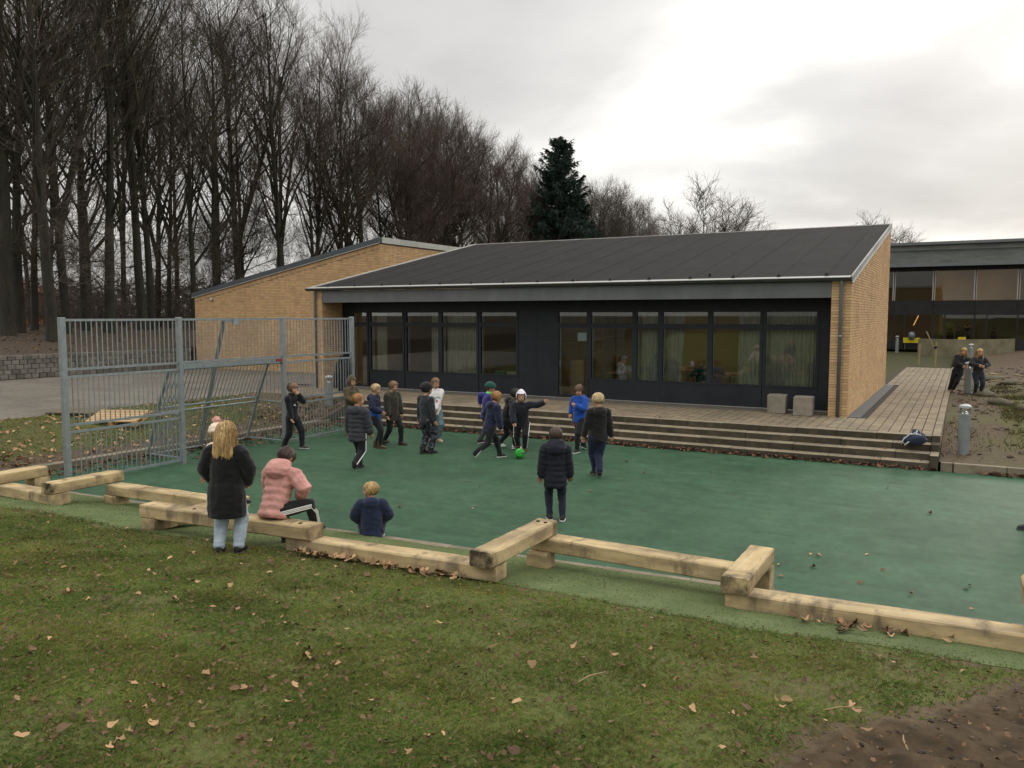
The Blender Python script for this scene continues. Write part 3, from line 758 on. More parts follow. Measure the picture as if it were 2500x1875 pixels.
MB().tube([(-3.0,YF+1.6,2.95),(-3.3,YF+1.6,2.25)], .035, 8).build('tube_glow', emit('tube_orange', (1,.5,.15), 1.2), tl)
# yellow panels and bins in front of the wing
y1 = empty('yellow_bench', (-3.27,YF-.46,.6), 'low yellow board on legs in front of the dark door of the wing', 'board')
MB().box(-3.8,-2.75,YF-.5,YF-.42,1.06,1.42).build('board', M('yellow_paint', (.55,.45,.02), rough=.5), y1)
for sx in (-3.7,-2.85): MB().tube([(sx,YF-.46,.55),(sx,YF-.46,1.06)], .02, 6).build('leg', m_zinc, y1)
y2 = MB().box(.0-.45,.12-.1,YF-.6,YF-.3,.58,1.50).build('yellow_box', MATS['yellow_paint']); tag(y2, 'yellow box standing behind the curved concrete wall', 'box')
o = MB().rings([((-3.27,YF-.62,z), (r,0,0), (0,r,0)) for z, r in ((1.28,.06),(1.36,.2),(1.6,.23),(1.78,.17),(1.84,.04))]).build('hanging_basket', m_zinc, None, smooth=True); tag(o, 'grey rounded pod in front of the yellow panel', 'pod')
o.location.z -= .0
# curved concrete wall
pts = []
for i in range(25):
    t = i/24; x = -2.61 + 5.3*t; y = 57.4 + 2.9*t - 2.0*math.sin(PI*t)
    pts.append((x, y))
mb = MB(); v = []
for (x, y) in pts: v += [(x,y,.3),(x,y,1.50),(x+.05,y+.25,1.50),(x+.05,y+.25,.3)]
f = []
for i in range(24):
    k = i*4; f += [(k,k+4,k+5,k+1),(k+1,k+5,k+6,k+2),(k+2,k+6,k+7,k+3)]
f += [(0,1,2,3),(99,98,97,96)]
mb.add(v, f); cw = mb.build('curved_wall', M('mossy_concrete', (.21,.19,.125), (.165,.15,.09), scale=2, rough=.9, bump=.2, grime=(.10,.09,.045), gscale=1.5, gamt=.8), None, smooth=False, fix=True)
tag(cw, 'low curved mossy concrete wall in front of the far wing', 'wall')
# ------------------------------------------------------------------ ball fence with goal
m_galv = M('galvanised_steel', (.30,.335,.345), (.235,.265,.275), scale=9, rough=.42, metal=.45, spec=.5, rnd=.06, bump=.1, bscale=60)
XF = -13.6; PY = [8.60, 11.0, 13.81, 16.21]
fe = empty('ball_fence', (XF, 12.4, 0), 'tall galvanised steel bar fence with a built-in goal on the left of the green court', 'fence')
og = Vector((XF, 12.4, 0))
me_post = bevel_mesh(MB().box(-.048,.048,-.048,.048,-.1,2.925).mesh('post', m_galv), .006)
for y in PY: link_mesh('post', me_post, fe, (0, y-12.4, 0))
def bar_mesh(h): return MB().tube([(0,0,0),(0,0,h)], .0105, 6, caps=False).mesh('bar', m_galv, smooth=True)
BM = {}
def panel(y0, y1, z0, z1, x=0.0, thick=.042, bottom=True):
    p = MB().box(XF+x-.02,XF+x+.02,y0,y1,z1-thick,z1).box(XF+x-.02,XF+x+.02,y0,y1,z0,z0+thick).build('panel_frame', m_galv, fe)
    h = round(z1-z0-2*thick, 3)
    if h not in BM: BM[h] = bar_mesh(h)
    n = int(round((y1-y0)/.1)); 
    for i in range(1, n):
        link_mesh('bar', BM[h], p, (x, y0+(y1-y0)*i/n-12.4, z0+thick))
    return p
for a, b in ((PY[0],PY[1]),(PY[2],PY[3])):
    for z0, z1 in ((.06,.945),(1.03,1.915),(2.0,2.90)): panel(a+.048, b-.048, z0, z1)
panel(PY[1]+.048, PY[2]-.048, 2.01, 2.90)
cb = MB().box(XF-.045,XF+.045,PY[1]+.05,PY[2]-.05,1.905,2.0).build('crossbar', m_galv, fe)
MB().box(XF+.046,XF+.052,PY[2]-.27,PY[2]-.08,1.925,1.985).build('red_sticker', M('red_sticker', (.25,.03,.03), rough=.5), cb)
# goal cage behind: profile in XZ
prof = [(-14.02,1.86),(-14.40,1.02),(-14.75,.08)]
y0, y1 = PY[1]+.06, PY[2]-.06
gb = MB()
for y in (y0, y1):
    gb.tube([(XF-.03,y,1.88),(prof[0][0],y,prof[0][1])], .025, 6)
    gb.tube([(p[0],y,p[1]) for p in prof], .036, 6)
    gb.tube([(XF-.03,y,.10),(prof[2][0],y,.10)], .02, 6)
    gb.tube([(XF-.03,y,.98),(prof[1][0],y,1.0)], .02, 6)
for x, z in (prof[0], (prof[1][0]+.03, prof[1][1]+.05), (prof[1][0]-.02, prof[1][1]-.06), prof[2]):
    gb.tube([(x,y0,z),(x,y1,z)], .02, 6)
gc = gb.build('goal_cage', m_galv, fe)
def sbar(p, q): return MB().tube([p, q], .0105, 5, caps=False).build('bar', m_galv, gc)
n = 27
for i in range(1, n):
    y = y0+(y1-y0)*i/n
    sbar((prof[0][0],y,prof[0][1]), (prof[1][0]+.03,y,prof[1][1]+.05)); sbar((prof[1][0]-.02,y,prof[1][1]-.06), (prof[2][0],y,prof[2][1]))
for y in (y0, y1):
    for x, in [(XF-.12*i,) for i in range(1, 10)]:
        if x > prof[0][0]: zt = 1.87
        elif x > prof[1][0]: zt = 1.02+(x-prof[1][0])/(prof[0][0]-prof[1][0])*.84
        elif x > prof[2][0]: zt = .08+(x-prof[2][0])/(prof[1][0]-prof[2][0])*.94
        else: continue
        sbar((x,y,.10), (x,y,zt))
MB().box(-.04,.04,-.055,.055,0,1, Matrix.Translation((-14.82,12.42,0)) @ Matrix(((.1,0,.90,0),(0,1,0,0),(0,0,2.87,0),(0,0,0,1)))).build('hoop_pole', m_galv, fe)
MB().box(-13.95,-13.55,12.39,12.45,2.82,2.88).box(-13.58,-13.54,12.34,12.50,2.76,2.90).build('hoop_bracket', m_galv, fe)
# black jacket hung on the fence near the steps
def hung_jacket():
    r = empty('hung_jacket', (-13.68,15.95,1.0), 'black jacket hanging on the fence beside the last post', 'jacket')
    m_ = M('black_cloth', (.012,.012,.013), (.02,.02,.021), scale=14, rough=.95, sheen=.3)
    rg = [((-13.70,15.92,z), (0,a,0), (b,0,0)) for z, a, b in ((1.02,.15,.05),(1.2,.16,.06),(1.5,.15,.06),(1.72,.14,.05),(1.86,.10,.04),(1.95,.05,.03))]
    MB().rings(rg).build('jacket_body', m_, r, smooth=True)
    MB().tube([(-13.7,15.80,1.80),(-13.72,15.72,1.5),(-13.72,15.70,1.15)], [.06,.055,.045], 8).build('sleeve', m_, r, smooth=True)
    MB().tube([(-13.7,16.05,1.80),(-13.72,16.12,1.5),(-13.72,16.12,1.2)], [.06,.055,.045], 8).build('sleeve', m_, r, smooth=True)
hung_jacket()

# ------------------------------------------------------------------ timbers
def timber_mat():
    m = bpy.data.materials.new('larch_timber'); m.use_nodes = True; t = m.node_tree; nd = t.nodes; lk = t.links; b = nd['Principled BSDF']
    b.inputs['Roughness'].default_value = .8; b.inputs['Specular IOR Level'].default_value = .2
    ob = nd.new('ShaderNodeTexCoord').outputs['Object']
    def mp(sc, loc=(0,0,0)):
        q = nd.new('ShaderNodeMapping'); q.inputs['Scale'].default_value = sc; q.inputs['Location'].default_value = loc; lk.new(ob, q.inputs[0]); return q.outputs[0]
    oi = nd.new('ShaderNodeObjectInfo')
    va = nd.new('ShaderNodeVectorMath'); va.operation = 'ADD'; lk.new(ob, va.inputs[0])
    cr = nd.new('ShaderNodeCombineXYZ'); 
    ml = nd.new('ShaderNodeMath'); ml.operation = 'MULTIPLY'; ml.inputs[1].default_value = 37.0; lk.new(oi.outputs['Random'], ml.inputs[0])
    for i in range(3): lk.new(ml.outputs[0], cr.inputs[i])
    lk.new(cr.outputs[0], va.inputs[1]); ob = va.outputs[0]
    def no(sc, det, s=1.0):
        n = nd.new('ShaderNodeTexNoise'); n.inputs['Scale'].default_value = s; n.inputs['Detail'].default_value = det; n.inputs['Roughness'].default_value = .6; lk.new(mp(sc), n.inputs['Vector']); return n.outputs[0]
    def rg(v, a, c, k=1.0):
        r = nd.new('ShaderNodeMapRange'); r.inputs[1].default_value = a; r.inputs[2].default_value = c; r.inputs[4].default_value = k; lk.new(v, r.inputs[0]); return r.outputs[0]
    def mx(f, a, c):
        x = nd.new('ShaderNodeMix'); x.data_type = 'RGBA'; lk.new(f, x.inputs[0])
        for i, q in ((6, a), (7, c)):
            if isinstance(q, tuple): x.inputs[i].default_value = (*q, 1)
            else: lk.new(q, x.inputs[i])
        return x.outputs[2]
    c = mx(rg(no((1.2,14,14), 6), .35, .65), (.56,.44,.245), (.45,.34,.18))
    c = mx(rg(no((1.5,5,5), 7), .41, .66, .9), c, (.22,.168,.10))       # weather stain
    c = mx(rg(no((5,2.2,2.2), 3), .53, .68, .8), c, (.105,.082,.054))      # dirt blotches
    c = mx(rg(no((.7,46,46), 3), .66, .72, .85), c, (.055,.042,.028))      # drying cracks along the grain
    c = mx(rg(no((.6,1.8,1.8), 5), .50, .72, .40), c, (.30,.26,.19))       # greyed by weather
    # end grain and dark tar-like soiling on the sawn ends
    at = nd.new('ShaderNodeAttribute'); at.attribute_name = 'soil'
    ad = nd.new('ShaderNodeMath'); ad.operation = 'MULTIPLY'; lk.new(at.outputs['Fac'], ad.inputs[0]); lk.new(rg(no((7,7,7), 4), .35, .6), ad.inputs[1])
    c = mx(ad.outputs[0], c, (.045,.036,.026))
    lk.new(c, b.inputs['Base Color'])
    bp = nd.new('ShaderNodeBump'); bp.inputs['Strength'].default_value = .35; bp.inputs['Distance'].default_value = .008; lk.new(no((2.5,30,30), 5), bp.inputs['Height']); lk.new(bp.outputs[0], b.inputs['Normal'])
    return m
m_timber = timber_mat()
def timber(name, p, ln, w, h, rz, label, soil=(0,0), jitter=.006):
    """p: centre of the underside; long axis along local x"""
    n = 10; vs = []; rnd = random.Random(sum(map(ord, label)))
    bm = bmesh.new()
    prev = None; rings = []
    for i in range(n+1):
        x = -ln/2 + ln*i/n
        j = [rnd.uniform(-jitter, jitter)*.6 for _ in range(8)]
        b = .014
        pts = [(-w/2+b,0),(w/2-b,0),(w/2,b),(w/2,h-b),(w/2-b,h),(-w/2+b,h),(-w/2,h-b),(-w/2,b)]
        rings.append([bm.verts.new((x, a+j[k], c+(j[(k+3) % 8] if c > .02 else 0))) for k, (a, c) in enumerate(pts)])
    for r0, r1 in zip(rings, rings[1:]):
        for k in range(8): bm.faces.new((r0[k], r0[(k+1) % 8], r1[(k+1) % 8], r1[k]))
    bm.faces.new(rings[0][::-1]); bm.faces.new(rings[-1])
    bmesh.ops.recalc_face_normals(bm, faces=bm.faces)
    me = bpy.data.meshes.new(name); bm.to_mesh(me); bm.free(); me.materials.append(m_timber)
    at = me.attributes.new('soil', 'FLOAT', 'POINT'); vals = np.zeros(len(me.vertices), dtype=np.float32)
    vals[:8] = soil[0]; vals[-8:] = soil[1]; at.data.foreach_set('value', vals)
    o = link_mesh(name, me, None, p, (0, 0, rz)); ORG[o.name] = Vector(p)
    return tag(o, label, 'timber', 'larch timbers of the zigzag edge')
S, TW = .155, .25
R4 = math.atan(.06)
timber('timber_beam', (-12.0,6.93,.285), 1.75, TW, S, 0, 'low timber at the far left lying on the grass under two cross timbers', (0,.3))
timber('timber_beam', (-12.66,7.02,.441), 1.15, TW, S, PI/2, 'raised cross timber cut by the left edge of the picture', (.2,0))
timber('timber_beam', (-11.285,7.37,.441), 1.13, TW, S, PI/2, 'raised cross timber with blackened end left of the long haired girl', (1,0))
timber('timber_beam', (-9.85,7.79,.285), 2.6, TW, S, R(2), 'raised long timber running behind the long haired girl', (.5,0))
timber('timber_block', (-11.05,7.72,.125), .26, .24, .163, 0, 'short support block under the raised timber left of the long haired girl')
timber('timber_block', (-12.66,7.50,.16), .25, .24, .28, 0, 'support block under the cross timber at the left edge')
timber('timber_beam', (-8.52,7.1,.365), 1.5, .22, S, PI/2, 'low cross timber under the left end of the seat timber', (0,0))
timber('timber_beam', (-7.40,6.567,.522), 2.54, TW, S, R(4.5), 'long seat timber on which the child in pink sits', (0,.35))
timber('timber_beam', (-5.20,6.765,.362), 2.58, TW, S, R(4.0), 'low timber with a drift of brown leaves along its front', (.2,.45))
timber('timber_beam', (-4.03,7.38,.522), 1.46, TW, S, PI/2, 'raised cross timber with soiled end below the child in the navy puffer jacket', (.95,0))
timber('timber_beam', (-2.92,7.98,.365), 2.42, TW, S, R(-2.5), 'raised long timber between the two cross timbers on the right', (.3,.2))
timber('timber_block', (-4.02,7.93,.165), .24, .22, .198, 0, 'short support block under the raised timber right of the centre')
timber('timber_beam', (-1.755,7.93,.428), 1.16, TW, S, PI/2, 'raised cross timber on the right standing on a block at its far end', (.85,0))
timber('timber_block', (-1.74,8.36,.0), .24, .24, .425, 0, 'support block under the far end of the right cross timber')
timber('timber_beam', (-.30,7.585,.272), 3.1, TW, S, R(3.0), 'long low timber running out of the picture at the right edge', (.6,0))
timber('timber_beam', (.66,8.10,.43), 1.2, TW, S, PI/2, 'cross timber just showing at the right edge of the picture', (0,0))

def bolt(x, y, z, host):
    t = [o for o in COL.objects if o.get('label') == host][0]; o = MB().tube([(x,y,z-.02),(x,y,z+.003)], .022, 10).build('bolt_hole', m_soff); o.parent = t; o.matrix_parent_inverse = t.matrix_basis.inverted()
for x, y in ((-6.33,6.63),(-7.9,6.52)): bolt(x, y, .681, 'long seat timber on which the child in pink sits')
for x, y in ((-4.08,7.98),(-3.98,7.96)): bolt(x, y, .681, 'raised cross timber with soiled end below the child in the navy puffer jacket')

# ------------------------------------------------------------------ retaining wall
m_blk = M('rough_concrete_block', (.20,.19,.165), (.145,.137,.12), scale=9, rough=.95, bump=.6, bscale=35, rnd=.22, grime=(.075,.07,.058), gscale=2, gamt=.6)
rw = empty('retaining_wall', (-31.5, 20, ZT), 'low retaining wall of grey split concrete blocks below the wood', 'wall')
MB().box(-31.9,-31.55,5,26.2,.45,1.40).build('wall_core', m_soff, rw)
bv = MB().box(-.15,.0,-.142,.142,-.088,.088)
me_b = bevel_mesh(bv.mesh('block', m_blk), .016)
rb = []
for c in range(5):
    y = 8.0 + (.15 if c % 2 else 0)
    while y < 26.1: rb.append((y, ZT+.09+c*.183)); y += .30
for y, z in rb:
    link_mesh('block', me_b, rw, (0 + random.uniform(-.008,.008), y-20, z-ZT), None, (1, random.uniform(.96,1.0), 1))
me_c = bevel_mesh(MB().box(-.24,.02,-.196,.196,0,.03).mesh('cap', m_blk), .006)

# ------------------------------------------------------------------ bollards
m_bol = M('bollard_grey', (.22,.245,.245), (.19,.21,.21), scale=8, rough=.5, metal=.2, spec=.4)
m_bcap = M('bollard_cap', (.42,.45,.45), (.36,.39,.39), scale=8, rough=.45, metal=.2)
m_refl = M('reflector', (.55,.57,.55), rough=.25, metal=.5)
def bollard(x, y, z, h, label):
    r = empty('bollard_light', (x,y,z), label, 'bollard', 'grey bollard lights')
    rad = .105
    MB().tube([(x,y,z-.15),(x,y,z+h-.22)], rad, 18).build('column', m_bol, r, smooth=False)
    MB().rings([((x,y,z+h-.218),(rad*.95,0,0),(0,rad*.95,0)),((x,y,z+h-.15),(.03,0,0),(0,.03,0))]).build('reflector', m_refl, r, smooth=True)
    for i in range(3):
        a = 2*PI*i/3+.4
        MB().cbox((x+rad*.9*math.cos(a), y+rad*.9*math.sin(a), z+h-.15), (.03,.03,.16)).build('strut', m_bol, r)
    MB().rings([((x,y,z+h-.075),(rad*1.08,0,0),(0,rad*1.08,0)),((x,y,z+h-.035),(rad*1.08,0,0),(0,rad*1.08,0)),((x,y,z+h-.01),(rad*.6,0,0),(0,rad*.6,0)),((x,y,z+h),(rad*.1,0,0),(0,rad*.1,0))]).build('cap', m_bcap, r, smooth=False)
bollard(.05, 18.70, .17, 1.02, 'grey bollard light nearest the steps on the earth bank')
bollard(.12, 29.2, .50, 1.02, 'grey bollard light between the two girls at the terrace edge')
bollard(.25, 45.2, .58, 1.02, 'grey bollard light behind the two girls')
bollard(-4.1, 62.0, .55, 1.02, 'distant grey bollard light in front of the dark wing door')
bollard(-15.75, 17.75, .25, 1.02, 'grey bollard light behind the fence beside the steps')

# ------------------------------------------------------------------ pallets
m_palN = M('new_pallet_wood', (.48,.34,.18), (.40,.27,.14), scale=4, rough=.8, stretch=(1,6,6), rnd=.12)
m_palO = M('old_pallet_wood', (.16,.135,.095), (.11,.095,.065), scale=4, rough=.9, stretch=(1,6,6), rnd=.15)
def pallet(name, loc, rz, rx, mat, label, L_=1.2, W_=.8):
    r = empty(name, loc, label, 'pallet'); r.rotation_euler = (rx, 0, rz)
    def pc(nm, c, d): 
        o = link_mesh(nm, bevel_mesh(MB().cbox((0,0,0), d).mesh(nm, mat), .003), r, c)
    n = 7
    for i in range(n): pc('plank', (0, -W_/2+W_*(i+.5)/n, .134), (L_, W_/n-.03, .022))
    for x in (-L_/2+.05, 0, L_/2-.05):
        pc('stringer', (x, 0, .111), (.1, W_, .022)); pc('bottom_board', (x, 0, .011), (.1, W_, .022))
        for y in (-W_/2+.05, 0, W_/2-.05): pc('pallet_block', (x, y, .061), (.1, .1, .078))
pallet('pallet', (-17.66,12.48,.44), R(28), R(14), m_palN, 'new pale wooden pallet lying tilted behind the fence')
pallet('pallet', (-19.0,12.35,.49), R(22), R(2), m_palO, 'old dark wooden pallet beside the new one')

# ------------------------------------------------------------------ concrete cubes
m_cube = M('aerated_block', (.24,.215,.17), (.175,.155,.12), scale=7, rough=.95, bump=.5, bscale=45, grime=(.36,.34,.29), gscale=2.3, gamt=.5)
for (x, y, rz, lab) in ((-4.03,20.93,R(4),'rough concrete cube left of its twin against the dark front'), (-3.37,20.72,R(2),'rough concrete cube nearest the brick pier')):
    me = bevel_mesh(MB().box(-.22,.22,-.22,.22,0,.46).mesh('concrete_cube', m_cube), .018, 2)
    bm = bmesh.new(); bm.from_mesh(me); bmesh.ops.subdivide_edges(bm, edges=bm.edges[:], cuts=3, use_grid_fill=True)
    for v in bm.verts: v.co += Vector((nz(v.co.x+x, v.co.z, 9), nz(v.co.y, v.co.z+y, 9, 2), nz(v.co.x, v.co.y+x, 9, 4)))*.007
    bm.to_mesh(me); bm.free()
    o = link_mesh('concrete_cube', me, None, (x, y, .545), (0, 0, rz)); tag(o, lab, 'block')

# ------------------------------------------------------------------ stakes, stones, rubble on the right bank
m_stake = M('stake_wood', (.30,.24,.13), (.24,.19,.10), scale=6, rough=.85)
def stake(x, y, h, lean, label, band=False):
    r = empty('tree_stake', (x,y,z_bankR(x,y)), label, 'stake')
    z = z_bankR(x, y)
    MB().tube([(x,y,z-.1),(x+lean,y,z+h)], .045, 7).build('stake', m_stake, r)
    if band:
        MB().tube([(x+lean*.75,y,z+h*.72),(x+lean*.8-.05,y-.02,z+h*.8)], .075, 7).build('tie', m_soff, r)
        MB().tube([(x+lean*.6-.02,y,z+h*.6),(x-.45,y,z+h*1.45)], .03, 6).build('sapling_stem', m_stake, r)
stake(-2.05,46.7,1.0,.02,'wooden stake left of the broken one in front of the curved wall')
stake(-1.28,45.9,1.15,.02,'wooden stake with black tie and broken sapling in front of the curved wall', True)
m_stone = M('field_stone', (.125,.112,.082), (.085,.078,.056), scale=7, rough=.95, bump=.5, bscale=30, grime=(.08,.09,.045), gscale=4, gamt=.6)
def stone(x, y, r, label, sq=.45, seed=0, grp='stones on the earth bank'):
    mb = MB().ellipsoid((0,0,0), (r, r*.7, r*sq), None, 12, 8); me = mb.mesh('stone', m_stone, True)
    for v in me.vertices:
        d = 1 + .28*noise.noise(Vector((v.co.x/r*1.2+seed, v.co.y/r*1.2, v.co.z/r*1.5)))
        v.co = (v.co.x*d, v.co.y*d, v.co.z*d)
    o = link_mesh('stone', me, None, (x, y, z_bankR(x,y)+r*sq*.45), (0, 0, seed*1.3)); tag(o, label, 'stone', grp); return o
stone(.60,28.85,.42,'flat stone behind the right-hand girl', .28, 1)
stone(.92,26.1,.36,'low mossy stone on the bank right of the girls', .34, 2)
stone(.98,36.0,.42,'stone farther up the bank right of the girls', .3, 3)
stone(1.45,24.6,.30,'stone near the right edge of the picture', .36, 4)
stone(1.50,33.5,.40,'flat stone in the mud at the right edge', .25, 5)
for i in range(9):
    x = 1.2+random.uniform(-.35,.7); y = 34+random.uniform(-3,6); a = random.uniform(0,3); z = z_bankR(x,y)+.03
    o = MB().box(-.35,.35,-.04,.04,-.015,.015).build('wood_lath', m_stake); o.location = (x,y,z); o.rotation_euler = (0,0,a); tag(o, 'loose broken lath lying in the mud right of the girls', 'lath', 'loose laths in the mud')

# ------------------------------------------------------------------ ball and bag
def football(c, r):
    root = empty('football', c, 'bright green football rolling in front of the child in the white hood', 'ball')
    bm = bmesh.new(); bmesh.ops.create_icosphere(bm, subdivisions=4, radius=r)
    for v in bm.verts:
        n_ = v.co.normalized(); 
        g = min(abs(n_.x*n_.y*2), abs(n_.y*n_.z*2), abs(n_.z*n_.x*2))
        v.co = n_*(r - .003*(1 if g < .05 else 0))
    me = bpy.data.meshes.new('shell'); bm.to_mesh(me); bm.free(); me.polygons.foreach_set('use_smooth', [True]*len(me.polygons))
    me.materials.append(M('ball_green', (.06,.52,.07), (.04,.40,.05), scale=9, rough=.45, coord='obj', grime=(.01,.06,.015), gscale=14, gamt=.9))
    link_mesh('shell', me, root)
    pm = M('ball_dark', (.012,.06,.018), rough=.5)
    for i, (a, b) in enumerate([(0,0),(1.1,.5),(2.3,-.4),(3.5,.3),(4.7,-.5),(5.6,.7),(.4,1.2),(3.6,-1.2)]):
        d = Vector((math.cos(a)*math.cos(b), math.sin(a)*math.cos(b), math.sin(b))); q = d.to_track_quat('Z', 'Y').to_matrix()
        ps_ = []
        for k in range(3):
            an = 2*PI*k/3+i; ps_.append(d)
        mb = MB(); arc = []
        for t in range(9):
            an = -.5+t*.125; arc.append((q @ Vector((math.sin(an), .12*math.cos(3*an), math.cos(an)))).normalized()*(r+.001))
        mb.tube(arc, .004, 4); o = mb.build('panel_mark', pm); o.parent = root
football((-8.01,14.81,.105), .105)
def bag():
    x, y, z = -.80, 17.93, .405
    r = empty('sports_bag', (x,y,z), 'crumpled navy and white drawstring bag lying on the steps', 'bag'); r.scale = (.76,.76,.76)
    mn = M('bag_navy', (.022,.030,.055), (.035,.042,.07), scale=12, rough=.8); mw = M('bag_white', (.42,.44,.44), rough=.7)
    mb = MB().ellipsoid((0,0,.14), (.30,.19,.16), None, 18, 12); me = mb.mesh('bag_body', mn, True)
    for v in me.vertices:
        d = 1 + .30*noise.noise(v.co*6) + .12*noise.noise(v.co*17); v.co = (v.co.x*d, v.co.y*d, max(0, v.co.z*d))
    link_mesh('bag_body', me, r)
    mb = MB().ellipsoid((.03,.10,.27), (.12,.09,.11), None, 12, 8); me = mb.mesh('bag_neck', mn, True)
    for v in me.vertices: v.co *= 1 + .25*noise.noise(v.co*14)
    link_mesh('bag_neck', me, r)
    def strap(pts): 
        o = MB().tube(pts, .018, 6).build('strap', mw); o.parent = r
    strap([(-.30,-.10,.02),(-.29,-.17,.08),(-.24,-.16,.17),(-.12,-.10,.27),(.0,-.02,.32)])
    strap([(-.22,-.20,.0),(-.18,-.22,.05),(-.12,-.2,.10)])
    strap([(-.12,-.12,.28),(.05,-.1,.30),(.2,-.06,.24)]); strap([(.05,.05,.37),(.03,-.05,.33),(.06,-.12,.27)])
bag()
# ------------------------------------------------------------------ trees
m_bark = M('bark', (.025,.023,.019), (.040,.037,.029), scale=3, rough=.95, bump=.8, bscale=9, stretch=(3,3,.7), coord='obj', grime=(.045,.050,.026), gscale=1.1, gamt=.6)
def twig_mat(name, c1, c2):
    return M(name, c1, c2, scale=.35, rough=.95, coord='pos', rnd=.25, hue=.01, spec=.1)
m_tw1 = twig_mat('twigs_brown', (.070,.058,.047), (.095,.078,.062))
m_tw2 = twig_mat('twigs_olive', (.064,.059,.041), (.090,.080,.053))
m_tw3 = twig_mat('twigs_red', (.092,.072,.060), (.118,.092,.076))
m_tw4 = twig_mat('twigs_grey', (.085,.075,.062), (.12,.105,.085))
def perp(d, rnd):
    a = Vector((rnd.gauss(0,1), rnd.gauss(0,1), rnd.gauss(0,1))); a -= d*a.dot(d); return a.normalized()
class Tree:
    def __init__(s, seed): s.r = random.Random(seed); s.big = MB(); s.fine = MB(); s.nfine = 0
    def branch(s, p, d, ln, r0, r1, n, up, wob, lvl, sides):
        pts = [p.copy()]; rd = [r0]; q = p.copy(); dd = d.copy()
        for i in range(n):
            dd = (dd + perp(dd, s.r)*wob + Vector((0,0,up))).normalized(); q = q + dd*(ln/n)
            pts.append(q.copy()); rd.append(r0+(r1-r0)*(i+1)/n)
        (s.big if lvl <= 1 else s.fine).tube(pts, rd, sides, caps=False)
        return pts, rd
    def at(s, pts, t):
        f = t*(len(pts)-1); i = min(int(f), len(pts)-2); a = f-i
        return pts[i].lerp(pts[i+1], a), (pts[i+1]-pts[i]).normalized()
def make_tree(seed, H, r0, start=.28, nl=26, spread=.42, ang=(32,55), up=.06, fork=False, l2=6, l3=5, l4=3, dens=1.0, low=10, tk=1.0):
    T = Tree(seed); rn = T.r
    tp, tr = T.branch(Vector((0,0,-.3)), Vector((0,0,1)), H, r0, r0*.10, 12, .04, .035, 0, 9)
    # root flare
    T.big.tube([(0,0,-.35),(0,0,.0),(0,0,.6)], [r0*1.5, r0*1.22, r0*.97], 9, caps=False)
    stems = [(tp, tr, H, 0)]
    if fork:
        b, d = T.at(tp, rn.uniform(.18,.30)); dd = (d + perp(Vector((0,0,1)), rn)*.35).normalized()
        fp, frr = T.branch(b, dd, H*.72, r0*.7, r0*.08, 10, .07, .04, 0, 8); stems.append((fp, frr, H*.72, 1))
    limbs = []
    for i in range(low):      # thin epicormic shoots low on the trunk
        b, d = T.at(tp, rn.uniform(.12, start+.12)); out = perp(Vector((0,0,1)), rn); out.z = rn.uniform(-.1,.7); out.normalize(); ln = rn.uniform(1.2,3.4)
        limbs.append(T.branch(b, out, ln, .03, .012, 5, .03, .14, 1, 4) + (ln,))
    for si, (pts, rd, HH, _) in enumerate(stems):
        cnt = int(nl*(1 if si == 0 else .6))
        for i in range(cnt):
            t = start + (1-start)*((i+rn.random())/cnt)**.9
            if si: t = .12+.88*(i+rn.random())/cnt
            b, d = T.at(pts, min(t,.985)); a = R(rn.uniform(*ang)); out = perp(Vector((0,0,1)), rn); out.z = 0; out.normalize()
            dd = (Vector((0,0,1))*math.cos(a) + out*math.sin(a)).normalized()
            ln = HH*spread*(1-.62*(t-start)/(1-start+1e-6))*rn.uniform(.7,1.1)
            f = t*(len(rd)-1); rr = rd[min(int(f), len(rd)-1)]
            limbs.append(T.branch(b, dd, ln, min(rr*.55, .028+ln*.011), .014, 6, up, .10, 1, 5) + (ln,))
    for pts, rd, ln in limbs:
        for i in range(int(l2*dens*min(1.4, .5+ln/6))):
            t = rn.uniform(.18, 1.0); b, d = T.at(pts, t); dd = (d + perp(d, rn)*rn.uniform(.5,1.0) + Vector((0,0,.15))).normalized()
            l2n = ln*rn.uniform(.28,.50)*(1.15-.5*t)+.5
            p2, r2 = T.branch(b, dd, l2n, (.014+.003*l2n)*tk, .008*tk, 3, .07, .13, 2, 3)
            for j in range(l3):
                t3 = rn.uniform(.15,1.0); b3, d3 = T.at(p2, t3); d3 = (d3 + perp(d3, rn)*rn.uniform(.45,.95) + Vector((0,0,.12))).normalized()
                l3n = l2n*rn.uniform(.35,.6)+.3
                p3, r3 = T.branch(b3, d3, l3n, .0075*tk, .0055*tk, 2, .06, .15, 3, 3)
                for k in range(l4):
                    b4, d4 = T.at(p3, rn.uniform(.2,1.0)); d4 = (d4 + perp(d4, rn)*rn.uniform(.4,.9) + Vector((0,0,.1))).normalized()
                    T.branch(b4, d4, rn.uniform(.45,.95), .0054*tk, .0036*tk, 1, 0, 0, 4, 3)
    zm = max(v[2] for v in T.fine.v)
    k = H/zm
    for mb in (T.big, T.fine): mb.v = [(x*k, y*k, z*k) for x, y, z in mb.v]
    return T.big.mesh('trunk', m_bark, True), T.fine.mesh('crown', m_tw1, False)
protoA = make_tree(11, 22, .30, .26, 28, .42, (28,54), .07)
protoB = make_tree(23, 22, .31, .30, 23, .41, (25,52), .08, fork=True)
protoC = make_tree(37, 21, .25, .20, 27, .43, (32,62), .06)
protoD = make_tree(41, 18, .30, .10, 34, .52, (30,72), .07, fork=True, l2=9, tk=1.05)        # rounded beech-like crown
protoE = make_tree(53, 12, .20, .16, 20, .60, (35,70), .03, fork=True, l2=7, l3=5, l4=3, low=0, tk=1.6)   # open garden tree
protoF = make_tree(67, 15, .16, .18, 18, .34, (25,50), .08, l2=8, l3=6, l4=3)
